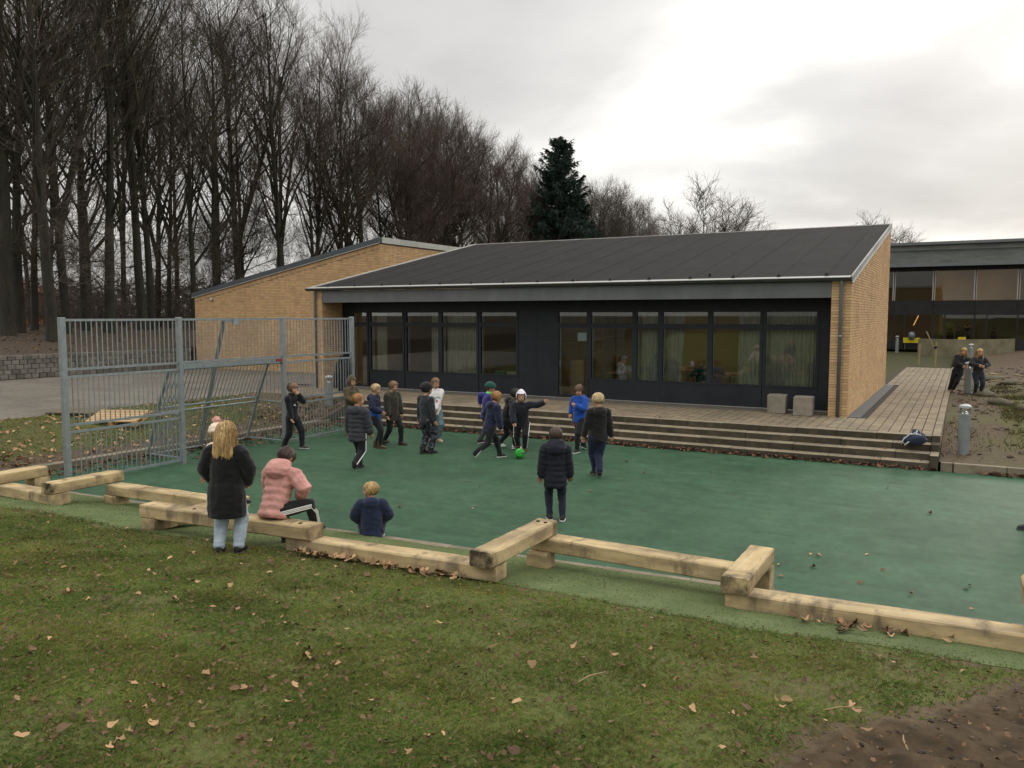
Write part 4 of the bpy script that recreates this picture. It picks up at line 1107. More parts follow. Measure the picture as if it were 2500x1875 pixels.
PR = dict(A=(protoA,22), B=(protoB,22), C=(protoC,21), D=(protoD,18), E=(protoE,12), F=(protoF,15))
def polar(px, w):
    """ground position seen at horizontal bearing px (photo column) and camera depth w"""
    k = (px-1250)/2000*w
    return Vector((-math.sin(YAW)*w + math.cos(YAW)*k, math.cos(YAW)*w + math.sin(YAW)*k, 0))
def tree(kind, px, w, H, label, tw, thick=1.0, group='bare trees of the wood'):
    (tm, cm), h0 = PR[kind]; p = polar(px, w); z = base_h(p.x, p.y) - .05
    s = H/h0
    r = empty('bare_tree', (p.x, p.y, z), label, 'tree', group, rz=random.uniform(0, 2*PI))
    r.scale = (s*thick, s*thick, s)
    link_mesh('trunk', tm, r)
    c = link_mesh('crown', cm, r)
    c.material_slots[0].link = 'OBJECT'; c.material_slots[0].material = tw
    return r
FR = [(22,38,27,'B',m_tw2,1.0,'thick dark tree trunk nearest the left edge of the picture'),
      (50,40,23,'A',m_tw1,1.0,'dark tree close behind the thick trunk at the left edge'),
      (88,42,22,'C',m_tw2,.85,'slender slightly bent tree right of the two leftmost trunks'),
      (131,37,26,'A',m_tw1,.90,'straight dark tree left of the first fence post'),
      (165,41,24,'B',m_tw2,.82,'dark tree directly above the first fence post'),
      (212,44,23,'C',m_tw1,1.0,'tree with a curved trunk above the first fence panel'),
      (269,43,26,'A',m_tw2,.95,'straight mossy tree above the middle of the first fence panel'),
      (351,46,27,'B',m_tw1,.85,'left trunk of the close pair above the second fence post'),
      (375,47,24,'A',m_tw2,.82,'right trunk of the close pair above the second fence post'),
      (415,50,22,'C',m_tw1,.70,'thin straight tree just left of the brick wing'),
      (478,49,23,'C',m_tw2,.8,'tree rising at the low corner of the brick wing roof'),
      (535,52,24,'A',m_tw1,.9,'dark tree behind the lower half of the brick wing roof'),
      (590,55,25,'B',m_tw3,.95,'tree with thick trunk behind the middle of the brick wing roof'),
      (697,54,24.5,'A',m_tw1,.95,'tallest pale topped tree behind the upper half of the brick wing roof'),
      (775,59,22.5,'C',m_tw3,.9,'reddish tree behind the high end of the brick wing'),
      (832,60,23,'A',m_tw3,.75,'tall tree behind the high corner of the brick wing')]
for px_, w_, H_, k_, tw_, th_, lab in FR: tree(k_, px_, w_, H_, lab, tw_, th_)
rn = random.Random(99)
def sky_top(px):    # height of the wood's outline, metres at distance w
    P_ = [(-200,-60),(600,-30),(690,10),(830,110),(905,190),(1000,225),(1090,265),(1187,330),(1277,390),(1400,410),(1500,440),(1600,520)]
    for (a, b), (c, d) in zip(P_, P_[1:]):
        if a <= px <= c: return b+(d-b)*(px-a)/(c-a)
    return 520
lab2 = 'bare tree in the dense second row of the wood'
for px_ in list(range(-90, 900, 78)):
    w_ = rn.uniform(52, 66) + px_*.006; y = sky_top(px_)+rn.uniform(25,75)
    H_ = min(25, 2.96 + w_*(770-y)/2000 - 1.8)
    tree(rn.choice('ABCF'), px_+rn.uniform(-20,20), w_, H_, lab2, rn.choice([m_tw1,m_tw2,m_tw1,m_tw3]), rn.uniform(.7,.95))
lab3 = 'bare brown twigged tree of the wood behind the black pavilion roof'
for px_, w_, k_, tw_ in [(890,62,'D',m_tw3),(945,64,'C',m_tw3),(1010,66,'D',m_tw3),(1085,66,'D',m_tw3),(1140,70,'C',m_tw1),(1190,70,'D',m_tw3),(1240,72,'F',m_tw3),(1290,74,'D',m_tw1),(1430,78,'F',m_tw4),(1470,80,'D',m_tw4),(1535,80,'D',m_tw4),(1590,82,'F',m_tw4),(975,72,'D',m_tw2),(1045,74,'D',m_tw1),(1115,76,'D',m_tw2),(1215,80,'D',m_tw1),(1315,84,'D',m_tw2),(1375,84,'D',m_tw1),(1455,88,'D',m_tw4),(1500,90,'D',m_tw4),(1565,92,'D',m_tw4)]:
    y = sky_top(px_)+8; H_ = 2.96 + w_*(770-y)/2000 - 1.2
    tree(k_, px_, w_, H_, lab3, tw_, .95 if k_ == 'D' else .8, 'trees behind the pavilion')
tree('E', 1715, 75, 15.0, 'open crowned bare tree standing alone above the middle of the black roof', m_tw4, 1.25, 'trees behind the pavilion')
tree('E', 1640, 82, 12.0, 'lower bare tree just left of the open crowned one', m_tw4, 1.2, 'trees behind the pavilion')
tree('E', 2125, 84, 13.4, 'spreading bare tree behind the high corner of the pavilion', m_tw4, 1.25, 'trees behind the pavilion')
tree('E', 2330, 100, 12.0, 'tree top just showing above the far wing roof', m_tw4, 1.2, 'trees behind the pavilion')

# conifer
def conifer(px, w, H, label):
    p = polar(px, w); z = base_h(p.x, p.y); rn = random.Random(5)
    r = empty('spruce_tree', (p.x, p.y, z), label, 'tree')
    tb = MB().tube([(0,0,-.3),(0,0,H*.5),(0,0,H)], [.28,.16,.02], 8)
    lv = MB(); nb = 400
    for i in range(nb):
        t = (i+rn.random())/nb; zz = H*(.10+.89*t); a = rn.uniform(0, 2*PI); ln = (H*.25)*(1-t)**.62*rn.uniform(.45,1.15)+.25; dr = rn.uniform(.05,.45)
        d = Vector((math.cos(a), math.sin(a), 0)); n = 5; pts = []
        for k in range(n+1):
            s = k/n; pts.append(Vector((0,0,zz)) + d*ln*s + Vector((0,0,ln*(t*.75-.15-dr)*s + ln*.30*s*s*s)))
        tb.tube(pts, [.035*(1-k/n)*(1.2-t)+.006 for k in range(n+1)], 4, caps=False)
        m_ = int(12+ln*38)
        for k in range(m_):
            s = rn.uniform(.12, 1.0); f = s*n; j = min(int(f), n-1); q = pts[j].lerp(pts[j+1], f-j)
            side = d.cross(Vector((0,0,1)))*rn.choice((-1,1))
            dd = (d*.6 + side*rn.uniform(.2,1.1) + Vector((0,0,rn.uniform(-1.1,.35)))).normalized(); l_ = rn.uniform(.22,.5)
            nn = perp(dd, rn)*rn.uniform(.05,.10)
            q2 = q + dd*l_; lv.add([q+nn*.6, q-nn*.6, q2-nn*.25, q2+nn*.25], [(0,1,2,3)])
            n2 = dd.cross(nn).normalized()*.05; lv.add([q+n2*.6, q-n2*.6, q2-n2*.2, q2+n2*.2], [(0,1,2,3)])
    link_mesh('trunk', tb.mesh('trunk', m_bark, True), r)
    link_mesh('crown', lv.mesh('crown', M('spruce_needles', (.030,.050,.040), (.048,.072,.056), scale=1.2, rough=.8, coord='obj', rnd=.3)), r)
conifer(1362, 70, 17.0, 'dark green spruce rising above the black roof')
conifer(1405, 74, 12.5, 'smaller dark spruce half hidden beside the tall one')

# undergrowth between the trunks
rn = random.Random(3); tk = MB()
for i in range(1150):
    px_ = rn.uniform(-160, 1500) if rn.random() < .35 else rn.uniform(-160, 560); w_ = rn.uniform(50, 84)
    p = polar(px_, w_); b = Vector((p.x, p.y, base_h(p.x, p.y)-.1)); h = rn.uniform(1.6, 4.3)
    d = Vector((rn.gauss(0,.16), rn.gauss(0,.16), 1)).normalized(); e_ = b+d*h
    tk.tube([b, b+d*h*.5+Vector((rn.gauss(0,.1),rn.gauss(0,.1),0)), e_], [.022,.015,.006], 3, caps=False)
    for k in range(9):
        s = rn.uniform(.12,.98); q = b.lerp(e_, s); t2 = Vector((rn.gauss(0,.7), rn.gauss(0,.7), rn.uniform(.1,.9))).normalized(); l_ = rn.uniform(.5,1.3)
        q2 = q+t2*l_; tk.tube([q, q2], [.013,.007], 3, caps=False)
        for j in range(2):
            q3 = q.lerp(q2, rn.uniform(.3,1)); t3 = (t2+Vector((rn.gauss(0,.6), rn.gauss(0,.6), rn.gauss(0,.5)))).normalized(); tk.tube([q3, q3+t3*rn.uniform(.3,.7)], [.009,.006], 3, caps=False)
o = tk.build('undergrowth', m_tw1); tag(o, 'dense bare undergrowth between the trunks of the wood', 'undergrowth', kind='stuff')
# distant hedge bank that closes the view between the trunks
def far_hedge():
    rn = random.Random(8); mb = MB()
    for i in range(5200):
        px_ = rn.uniform(-250, 1150); w_ = rn.uniform(88, 112); p = polar(px_, w_); z0 = base_h(p.x, p.y)
        c = Vector((p.x, p.y, z0 + rn.uniform(0, 1)**1.3*(4.6+1.2*nz(px_*.02, 0, 1)))); a = Vector((rn.gauss(0,1), rn.gauss(0,1), rn.gauss(0,.7)))*.45; b = Vector((rn.gauss(0,1), rn.gauss(0,1), rn.gauss(0,.7)))*.28
        mb.add([c-a, c+b*.4, c+a, c-b*.4], [(0,1,2,3)])
    o = mb.build('far_hedge', M('hedge_dark', (.030,.027,.020), (.042,.036,.026), scale=.4, rough=.95, rnd=.3)); tag(o, 'dark distant thicket behind the wood', 'thicket', kind='stuff')
far_hedge()
# house glimpsed through the trunks at the left edge
def cottage():
    p = polar(-20, 78); x, y = p.x, p.y; z = base_h(x, y)
    r = empty('distant_house', (x,y,z), 'orange house glimpsed between the trunks at the left edge', 'house')
    MB().box(x-5,x+4.2,y-3,y+3,z,z+3.0).build('wall', M('orange_render', (.50,.17,.06), rough=.85), r)
    MB().prism([(x-5.3,z+2.9),(x+4.5,z+2.9),(x+4.5,z+3.1),(x-.4,z+4.4),(x-5.3,z+3.1)], y-3.3, y+3.3, 'y').build('roof', M('red_tiles', (.25,.08,.04), rough=.8), r, fix=True)
    for k in (-2.5, 1.0): MB().box(x+k,x+k+1.1,y-3.03,y-2.99,z+1.1,z+2.2).build('window', M('white_window', (.6,.6,.58), rough=.5), r)
cottage()
# ------------------------------------------------------------------ people
V = Vector
LATER = []
def later(o, voxel, smooth=4, extra=None, keep=False):
    m = o.modifiers.new('r', 'REMESH'); m.mode = 'VOXEL'; m.voxel_size = voxel; m.use_smooth_shade = True
    s = o.modifiers.new('s', 'SMOOTH'); s.factor = .5; s.iterations = smooth
    LATER.append((o, extra)); return o
def finish_people():
    dg = bpy.context.evaluated_depsgraph_get(); dg.update()
    new = []
    for o, extra in LATER:
        me = bpy.data.meshes.new_from_object(o.evaluated_get(dg), depsgraph=dg); new.append(me)
    for (o, extra), me in zip(LATER, new):
        old = o.data; o.modifiers.clear(); me.name = o.name
        if not me.materials:
            for m in old.materials: me.materials.append(m)
        o.data = me; me.polygons.foreach_set('use_smooth', [True]*len(me.polygons))
        if extra is not None and extra.v:
            bm = bmesh.new(); bm.from_mesh(me); ex = extra.mesh('x', None, True); bm.from_mesh(ex); bm.to_mesh(me); bm.free()
        if o.name.startswith(('jacket', 'trousers')):
            n_ = len(me.vertices); sd = sum(map(ord, o.parent['label'])) % 97
            co_ = np.empty(n_*3, dtype=np.float32); me.vertices.foreach_get('co', co_); co_ = co_.reshape(-1, 3)
            no_ = np.empty(n_*3, dtype=np.float32); me.vertices.foreach_get('normal', no_); no_ = no_.reshape(-1, 3)
            k_ = np.array([.009*(.4-abs(noise.noise(Vector((x*7+sd, y*7, z*13))))*1.6) + .0035*(.4-abs(noise.noise(Vector((x*18, y*18+sd, z*30))))*1.6) for x, y, z in co_.tolist()], dtype=np.float32)
            me.vertices.foreach_set('co', (co_ + no_*k_[:, None]).ravel())
        me.update()
    LATER.clear()
def ik(a, t, l1, l2, pole):
    d = t-a; Ld = max(1e-4, d.length); dn = d/Ld; Lc = min(Ld, (l1+l2)*.999); Lc = max(Lc, abs(l1-l2)+1e-3)
    x = (l1*l1-l2*l2+Lc*Lc)/(2*Lc); h = math.sqrt(max(0, l1*l1-x*x)); p = pole - dn*pole.dot(dn)
    p = p.normalized() if p.length > 1e-5 else V((0,1,0))
    return a+dn*x+p*h, a+dn*Lc
def limb(mb, pts, rads, n=10):
    pts = [V(p) for p in pts]
    t0 = (pts[1]-pts[0]).normalized(); t1 = (pts[-1]-pts[-2]).normalized()
    mb.tube([pts[0]-t0*rads[0]*.55] + pts + [pts[-1]+t1*rads[-1]*.55], [rads[0]*.6] + list(rads) + [rads[-1]*.6], n)
def sub(a, b, n):  return [a.lerp(b, i/n) for i in range(n+1)]
SKIN = dict(fair=((.50,.29,.20),(.44,.24,.16)), tan=((.30,.16,.095),(.26,.135,.08)))
def cloth(name, c, rough=.9, k=1.35, rnd=0, sheen=.15, scale=9, bump=.25):
    return M('cloth_'+name, c, tuple(min(1, x*k+.002) for x in c), scale=scale, rough=rough, coord='obj', sheen=sheen, bump=bump, bscale=40, spec=.2)
HAIRC = dict(blond=((.46,.32,.14),(.32,.20,.08)), palebl=((.58,.44,.24),(.42,.30,.15)), brown=((.115,.065,.035),(.075,.042,.024)), ltbrown=((.20,.12,.06),(.13,.075,.038)), ginger=((.36,.185,.065),(.25,.12,.045)), dark=((.016,.012,.010),(.028,.021,.017)), dkbrown=((.04,.024,.017),(.06,.036,.024)))
def hair_mat(k):
    c = HAIRC[k]; return M('hair_'+k, c[0], c[1], scale=14, rough=.55, coord='obj', rnd=.5, stretch=(1,1,.3), spec=.4)
def person(label, pos, yaw, h=1.42, feet=None, hands=None, pel=(0,0,0), lean=0, side=0, head=(0,0,0), shw=1.0,
           jacket='black', jc=(.012,.012,.014), puff=False, hem=.10, hood='down', thick=.020, trousers=(.012,.012,.014), tloose=1.0,
           shoes=(.02,.02,.022), sole=(.55,.55,.52), hair='brown', hstyle='short', skin='fair', stripes=0, extra=None, voxel=.0115, boots=False, coat_flare=1.0, elbows=None, knees=None, armr=1.0, hide_hands=(0,0), tname=None, tmat=None, jmat=None, hat=None, footyaw=(8,-8), group=None, seat=False):
    """local frame: +y forward, +x right, z up; lengths as fractions of h unless noted"""
    r = empty('person', pos, label, 'person', group, rz=yaw)
    og0 = ORG[r.name]; ORG[r.name] = V((0,0,0))
    q = h
    P = V(pel)*q + V((0,0,.500*q))
    a, b = R(lean), R(side)
    up = V((math.sin(b), math.sin(a)*math.cos(b), math.cos(a)*math.cos(b))).normalized()
    rt = V((1,0,0)); rt = (rt - up*rt.dot(up)).normalized(); fw = up.cross(rt).normalized()
    def sp(t, x=0, y=0): return P + up*(t*q) + rt*(x*q) + fw*(y*q)
    hipL, hipR = P - rt*.058*q, P + rt*.058*q
    feet = feet or [(-.065,.01,0,0),(.065,-.01,0,0)]
    an = []; kn = []
    for i, (hp, f) in enumerate(zip((hipL, hipR), feet)):
        fy = R((f[4] if len(f) > 4 else footyaw[i])); pit = R(f[3])
        ankle = V((f[0]*q, f[1]*q, f[2]*q + .055*q))
        pole = V(knees[i]) if knees else V((-.12 if i == 0 else .12, 1, .15))
        k_, ank = ik(hp, ankle, .243*q, .235*q, pole); an.append((ank, fy, pit)); kn.append(k_)
    shz = .305
    S = [sp(shz, -.108*shw, 0), sp(shz, .108*shw, 0)]
    hands = hands or [(-.16,.03,.47),(.16,.03,.47)]
    el = []; wr = []
    for i in range(2):
        pole = V(elbows[i]) if elbows else V((-.55 if i == 0 else .55, -1, -.1))
        e_, w_ = ik(S[i], V(hands[i])*q, .158*q, .148*q, pole); el.append(e_); wr.append(w_)
    nk = sp(.345); hd = sp(.345) + (up*.5+V((0,0,.5)))*.085*q + fw*.012*q
    HM = Euler((R(head[1]-5), R(head[2]), R(head[0]))).to_matrix(); hh = .170*q
    HC = hd + HM @ V((0, .012*q, .018*q))
    def hp_(x, y, z): return HC + HM @ V((x*hh, y*hh, z*hh))
    sk = M('skin_'+skin, *SKIN[skin], scale=6, rough=.55, coord='obj', spec=.35)
    # ---- body: one continuous surface
    B = MB()
    B.ellipsoid(hp_(0,-.06,.10), (.37*hh,.445*hh,.40*hh), HM, 18, 12); B.ellipsoid(hp_(0,.10,-.17), (.27*hh,.31*hh,.33*hh), HM, 14, 10)
    B.ellipsoid(hp_(0,.40,-.06), (.055*hh,.085*hh,.10*hh), HM, 8, 6)
    for s in (-1, 1): B.ellipsoid(hp_(s*.375,-.06,-.03), (.05*hh,.10*hh,.14*hh), HM, 8, 6); B.ellipsoid(hp_(s*.17,.27,-.16), (.12*hh,.12*hh,.13*hh), HM, 8, 6)
    limb(B, [sp(.27), nk, hp_(0,-.08,-.25)], [.060*q,.036*q,.036*q])
    B.rings([(sp(t), rt*(w*q), fw*(d*q)) for t, w, d in ((-.06,.075,.055),(.0,.088,.062),(.08,.078,.056),(.18,.088,.062),(.27,.098,.060),(.31,.075,.045))])
    for i in range(2):
        limb(B, [S[i], S[i].lerp(el[i],.5), el[i], el[i].lerp(wr[i],.5), wr[i]], [.036*q,.030*q,.027*q,.025*q,.020*q], 8)
        hp = (hipL, hipR)[i]; limb(B, [hp, hp.lerp(kn[i],.5), kn[i], kn[i].lerp(an[i][0],.4), an[i][0]], [.055*q,.048*q,.037*q,.037*q,.026*q], 8)
    X = MB()
    for i in range(2):
        s = -1 if i == 0 else 1
        d = (wr[i]-el[i]).normalized(); sd = d.cross(V((0,1,0)) if abs(d.y) < .8 else V((1,0,0))).normalized(); pn = d.cross(sd).normalized()
        c0 = wr[i]; L0 = .050*q
        X.rings([(c0-d*.01*q, sd*.017*q, pn*.014*q), (c0+d*.012*q, sd*.021*q, pn*.013*q), (c0+d*L0, sd*.025*q, pn*.011*q), (c0+d*L0*1.12, sd*.016*q, pn*.008*q)])
        curl = pn*(-s)
        for k, (ox, ln) in enumerate(((-.019,.036),(-.0065,.043),(.0065,.040),(.019,.031))):
            b0 = c0+d*L0*.98+sd*ox*q; b1 = b0+d*ln*.55*q+curl*.008*q; b2 = b1+d*ln*.40*q+curl*.020*q
            X.tube([b0-d*.01*q, b0, b1, b2], [.0060*q,.0060*q,.0055*q,.0042*q], 6)
        tb = c0+d*.015*q+sd*s*.018*q; X.tube([tb, tb+d*.020*q+sd*s*.016*q+curl*.006*q, tb+d*.038*q+sd*s*.014*q+curl*.016*q], [.0075*q,.0065*q,.005*q], 6)
    bo = B.build('body', sk, r); later(bo, voxel*1.32, 2, X)
    # ---- face
    em = M('eye_dark', (.02,.015,.012), rough=.25); mm = M('lips', (.36,.14,.11), rough=.5); bm_ = hair_mat(hair)
    for s in (-1, 1):
        MB().ellipsoid(hp_(s*.145,.352,.03), (.040*hh,.026*hh,.030*hh), HM, 8, 6).build('eye', em, r, smooth=True)
        MB().ellipsoid(hp_(s*.15,.375,.105), (.075*hh,.02*hh,.014*hh), HM, 8, 4).build('eyebrow', bm_, r, smooth=True)
    MB().ellipsoid(hp_(0,.392,-.235), (.085*hh,.018*hh,.020*hh), HM, 8, 5).build('mouth', mm, r, smooth=True)
    # ---- hair
    hm = hair_mat(hair); rn = random.Random(sum(map(ord, label)))
    if hstyle:
        G = MB(); nu, nv = 28, 18; vid = {}
        def keepv(x, y, z):
            if hstyle == 'long': return not (y > .16 and z < .22)
            if hstyle == 'bowl': return not (y > .22 and z < .16) and z > -.42 + max(0, y)*.6
            return not (y > .18 and z < .27) and z > (-.40 if y < -.12 else -.05)
        vs = []; grid = {}
        for i in range(nv+1):
            th = -PI/2+PI*i/nv
            for j in range(nu):
                f_ = 2*PI*j/nu; x, y, z = math.cos(th)*math.cos(f_), math.cos(th)*math.sin(f_), math.sin(th)
                k = 1.115 if hstyle != 'bowl' else 1.17
                k *= 1 + .05*noise.noise(V((x*3+rn.random()*0+h*7, y*3, z*3))) + .03*noise.noise(V((x*9, y*9+h, z*9)))
                p = V((x*.37*k, -.06+y*.445*k, .10+z*.40*k)); grid[i, j] = len(G.v); G.v.append(tuple(hp_(*p))); vid[i, j] = keepv(p.x, p.y, p.z)
        for i in range(nv):
            for j in range(nu):
                ks = [(i,j),(i,(j+1) % nu),(i+1,(j+1) % nu),(i+1,j)]
                if sum(vid[k] for k in ks) >= 3: G.f.append(tuple(grid[k] for k in ks))
        ho = G.build('hair', hm, r, smooth=True)
        T = MB(); ns = 420
        for i in range(ns):
            f_ = rn.uniform(0, 2*PI); th = R(rn.uniform(20, 85)); pts = []; steps = 4; th0 = th; lift_ = rn.random()**3
            for k in range(steps+1):
                th = th0 - k*R(14 if hstyle == 'short' else 18); kk = 1.125+(.03+.10*lift_)*k/steps+rn.uniform(-.012,.02)
                if hstyle == 'bowl': kk += .03
                x, y, z = math.cos(th)*math.cos(f_), math.cos(th)*math.sin(f_), math.sin(th); p = V((x*.37*kk, -.06+y*.445*kk, .10+z*.40*kk))
                if not keepv(p.x, p.y, p.z): break
                pts.append(hp_(*p)); f_ += R(rn.uniform(-3,7))
            if len(pts) < 2: continue
            wd = .0055*q
            for u_, v_ in zip(pts, pts[1:]):
                t_ = (v_-u_).normalized(); sd = t_.cross((u_-HC).normalized())*wd; T.add([u_-sd, u_+sd, v_+sd*.7, v_-sd*.7], [(0,1,2,3)])
        T.build('hair_strands', hm, ho)
        if hstyle == 'long':
            Lg = MB()
            for i in range(800):
                f_ = PI*1.5 + rn.gauss(0, .95); th = R(rn.uniform(-10, 70)); side_ = math.cos(f_)
                p = hp_(math.cos(th)*math.cos(f_)*.43, -.06+math.cos(th)*math.sin(f_)*.51, .10+math.sin(th)*.46)
                pts = [p]; d = V((side_*.25, -.45 if rn.random() < .8 else .2, -1)).normalized(); fl = rn.uniform(.055,.115)*q; nn = 7; ph = rn.uniform(0,6)
                fr_ = 1 if abs(side_) > .75 and rn.random() < .5 else 0
                for k in range(nn):
                    w = V((math.sin(ph+k*1.1)*.10+side_*.10, math.cos(ph+k*.9)*.07 + (.10 if fr_ else -.02), 0)); dd = (V((0,-.12+ (.1 if k > 2 else 0),-1))+w).normalized()
                    if k < 2: dd = (d*.6+dd*.6).normalized()
                    pts.append(pts[-1]+dd*(fl/nn*1.9))
                wd = .0042*q
                for k, (u_, v_) in enumerate(zip(pts, pts[1:])):
                    t_ = (v_-u_).normalized(); sd = t_.cross(V((0,-1,.1))).normalized()*wd*(1-.10*k); Lg.add([u_-sd, u_+sd, v_+sd*.9, v_-sd*.9], [(0,1,2,3)])
            Lg.build('long_hair', hm, ho)
            Bk = MB(); Bk.rings([(hp_(0,-.30,.15), HM@V((.34*hh,0,0)), HM@V((0,.14*hh,0))), (hp_(0,-.34,-.25), HM@V((.42*hh,0,0)), HM@V((0,.13*hh,0))), (sp(.30,0,-.055), rt*.085*q, fw*.022*q), (sp(.262,0,-.07), rt*.07*q, fw*.012*q)]).build('hair_mass', hm, ho, smooth=True)
    # ---- trousers
    tm = tmat or cloth(tname or 'trousers_%.3f_%.3f_%.3f' % trousers, trousers)
    Tr = MB()
    Tr.rings([(sp(t), rt*(w*q), fw*(d*q)) for t, w, d in ((-.075,.062,.055),(-.05,.092,.072),(.0,.100,.076),(.06,.094,.068))])
    for i in range(2):
        hp = (hipL, hipR)[i]; k = kn[i]; a_ = an[i][0]
        pts = sub(hp, k, 3)+sub(k, a_, 3)[1:]; rad = [.070,.064,.057,.050,.046,.041,.036]
        rad = [x*q*(1+(tloose-1)*(.4+.6*j/6)) + .004*math.sin(j*2.3+i) for j, x in enumerate(rad)]
        limb(Tr, pts, rad)
    to = Tr.build('trousers', tm, r); later(to, voxel*1.32, 3)
    for i in range(2):
        if not stripes: break
        hp = (hipL, hipR)[i]; k = kn[i]; a_ = an[i][0]; s = -1 if i == 0 else 1
        for st in range(stripes):
            Sx = MB(); pts = []
            off = (st-(stripes-1)/2)*.013*q
            for j, (p, rad) in enumerate(zip(sub(hp,k,3)+sub(k,a_,3)[1:], [.070,.064,.057,.050,.046,.041,.036])):
                ax = (k-hp).normalized() if j < 4 else (a_-k).normalized(); o_ = (rt*s - ax*(rt*s).dot(ax)).normalized(); t2 = ax.cross(o_)
                pts.append(p + o_*(rad*q*(1+(tloose-1)*(.4+.6*j/6))+.001) + t2*off)
            Sx.tube(pts[:], .0045*q if stripes > 1 else .008*q, 5); Sx.build('stripe', M('white_stripe', (.75,.75,.72), rough=.8), to)
    # ---- shoes
    sm_ = M('shoe_%.3f_%.3f_%.3f' % shoes, shoes, tuple(x*1.5+.004 for x in shoes), scale=20, rough=.6, coord='obj'); so_ = M('sole_%.2f' % sole[0], sole, rough=.7)
    for i in range(2):
        a_, fy, pit = an[i]
        FM = Euler((-pit, 0, fy)).to_matrix()
        def fp(x, y, z): return a_ + FM @ V((x*q, y*q, (z-.055)*q))
        ux = FM @ V((1,0,0)); uz = FM @ V((0,0,1)); uy = FM @ V((0,1,0))
        F = MB()
        F.rings([(fp(0,y,z), ux*(w*q), uz*(hh_*q)) for y, z, w, hh_ in ((-.046,.030,.018,.016),(-.036,.034,.029,.026),(.0,.036,.031,.030),(.045,.029,.034,.024),(.080,.024,.033,.019),(.105,.020,.024,.014),(.116,.018,.010,.007))])
        top_ = .115 if boots else .070
        F.rings([(fp(0,-.008,.03), ux*.030*q, uy*.036*q), (fp(0,-.010,top_), ux*(.036 if boots else .029)*q, uy*(.040 if boots else .031)*q)])
        fo = F.build('shoe', sm_, r); later(fo, .0100, 1)
        K = MB()
        K.rings([(fp(0,y,.008), ux*(w*q), uz*(.0085*q)) for y, w in ((-.050,.016),(-.040,.030),(.0,.032),(.045,.036),(.082,.035),(.108,.025),(.119,.010))])
        K.build('sole', so_, fo, smooth=True)
    # ---- jacket
    jm = jmat or cloth('jacket_%s' % jacket, jc, rough=.75 if puff else .9, sheen=.05 if puff else .2)
    J = MB(); t = thick*.75
    cf = max(1, (1+coat_flare)/2)
    prof = [(-hem,.100*coat_flare,.080*cf),(-hem*.45,.103*coat_flare,.080*cf),(.0,.099*coat_flare,.076*cf),(.08,.094*cf,.070),(.17,.100,.074),(.25,.108,.074),(.300,.092,.062),(.335,.058,.050),(.358,.044,.044)]
    ring = []
    nseg = 26 if puff else 12
    for i in range(nseg+1):
        s = -hem + (.358+hem)*i/nseg
        for (t0, w0, d0), (t1, w1, d1) in zip(prof, prof[1:]):
            if t0 <= s <= t1+1e-9:
                f_ = (s-t0)/(t1-t0); w, d = w0+(w1-w0)*f_, d0+(d1-d0)*f_; break
        fade = 1 if s < .30 else .4
        wv = (abs(math.sin((s+hem)*PI/.062))**.55-.6)*.016*fade if puff else .003*noise.noise(V((s*20, h*5, 1)))
        ring.append((sp(s), rt*(w*q+t*fade+wv*q), fw*(d*q+t*fade+wv*q)))
    J.rings(ring)
    for i in range(2):
        pts = sub(S[i], el[i], 6)+sub(el[i], wr[i], 6)[1:]; rad = []
        for j in range(13):
            f_ = j/12; w = (.046+(.031-.046)*f_)*armr*q + t*.75
            if puff: w += (abs(math.sin(j*PI/2.4+.4))-.6)*.010*q
            rad.append(w)
        limb(J, pts, rad)
        J.ellipsoid(S[i]-up*.01*q, (.050*q+t,.048*q+t,.048*q+t), None, 10, 8)
    if hood == 'down':
        J.rings([(sp(z_,0,y_), rt*(w*q), fw*(d*q)) for z_, y_, w, d in ((.255,-.070,.03,.02),(.285,-.078,.075,.042),(.32,-.070,.088,.05),(.352,-.058,.078,.046),(.372,-.050,.04,.03))])
        J.ellipsoid(sp(.335,-.055,.0), (.03*q,.05*q,.03*q)); J.ellipsoid(sp(.335,.055,.0), (.03*q,.05*q,.03*q))
    if hood == 'big':
        J.rings([(sp(z_,0,y_), rt*(w*q), fw*(d*q)) for z_, y_, w, d in ((.24,-.070,.04,.03),(.275,-.085,.095,.060),(.32,-.075,.110,.075),(.365,-.055,.105,.072),(.40,-.045,.085,.058),(.415,-.04,.05,.035))])
    if hood == 'collar':
        J.rings([(sp(.335), rt*.062*q, fw*.058*q), (sp(.365,0,.004), rt*.056*q, fw*.054*q), (sp(.385,0,.006), rt*.050*q, fw*.048*q)])
    jo = J.build('jacket', jm, r); later(jo, voxel*1.14, 3 if not puff else 2)
    if hood == 'up' or (extra and extra.get('hoodup')):
        hc_ = jm if hood == 'up' else cloth('hood_'+jacket, extra['hoodup'])
        Hd = MB(); nu, nv = 26, 16; grid = {}; kp = {}
        for sh, off in ((1.0, 0), (.90, 1000)):
            for i in range(nv+1):
                th = -PI/2+PI*i/nv
                for j in range(nu):
                    f_ = 2*PI*j/nu; x, y, z = math.cos(th)*math.cos(f_), math.cos(th)*math.sin(f_), math.sin(th)
                    pk = .06*max(0, z)**4
                    p = V((x*.49*sh, -.05+y*.52*sh, .06+z*(.56+pk*2)*sh)); grid[i,j,off] = len(Hd.v); Hd.v.append(tuple(hp_(*p)))
                    kp[i,j] = not (p.y > .20 and abs(p.x) < .36 and -.62 < p.z < .33)
            for i in range(nv):
                for j in range(nu):
                    ks = [(i,j),(i,(j+1) % nu),(i+1,(j+1) % nu),(i+1,j)]
                    if all(kp[k] for k in ks): Hd.f.append(tuple(grid[k[0],k[1],off] for k in (ks if off == 0 else ks[::-1])))
        Hd.build('hood', hc_, r, smooth=True)
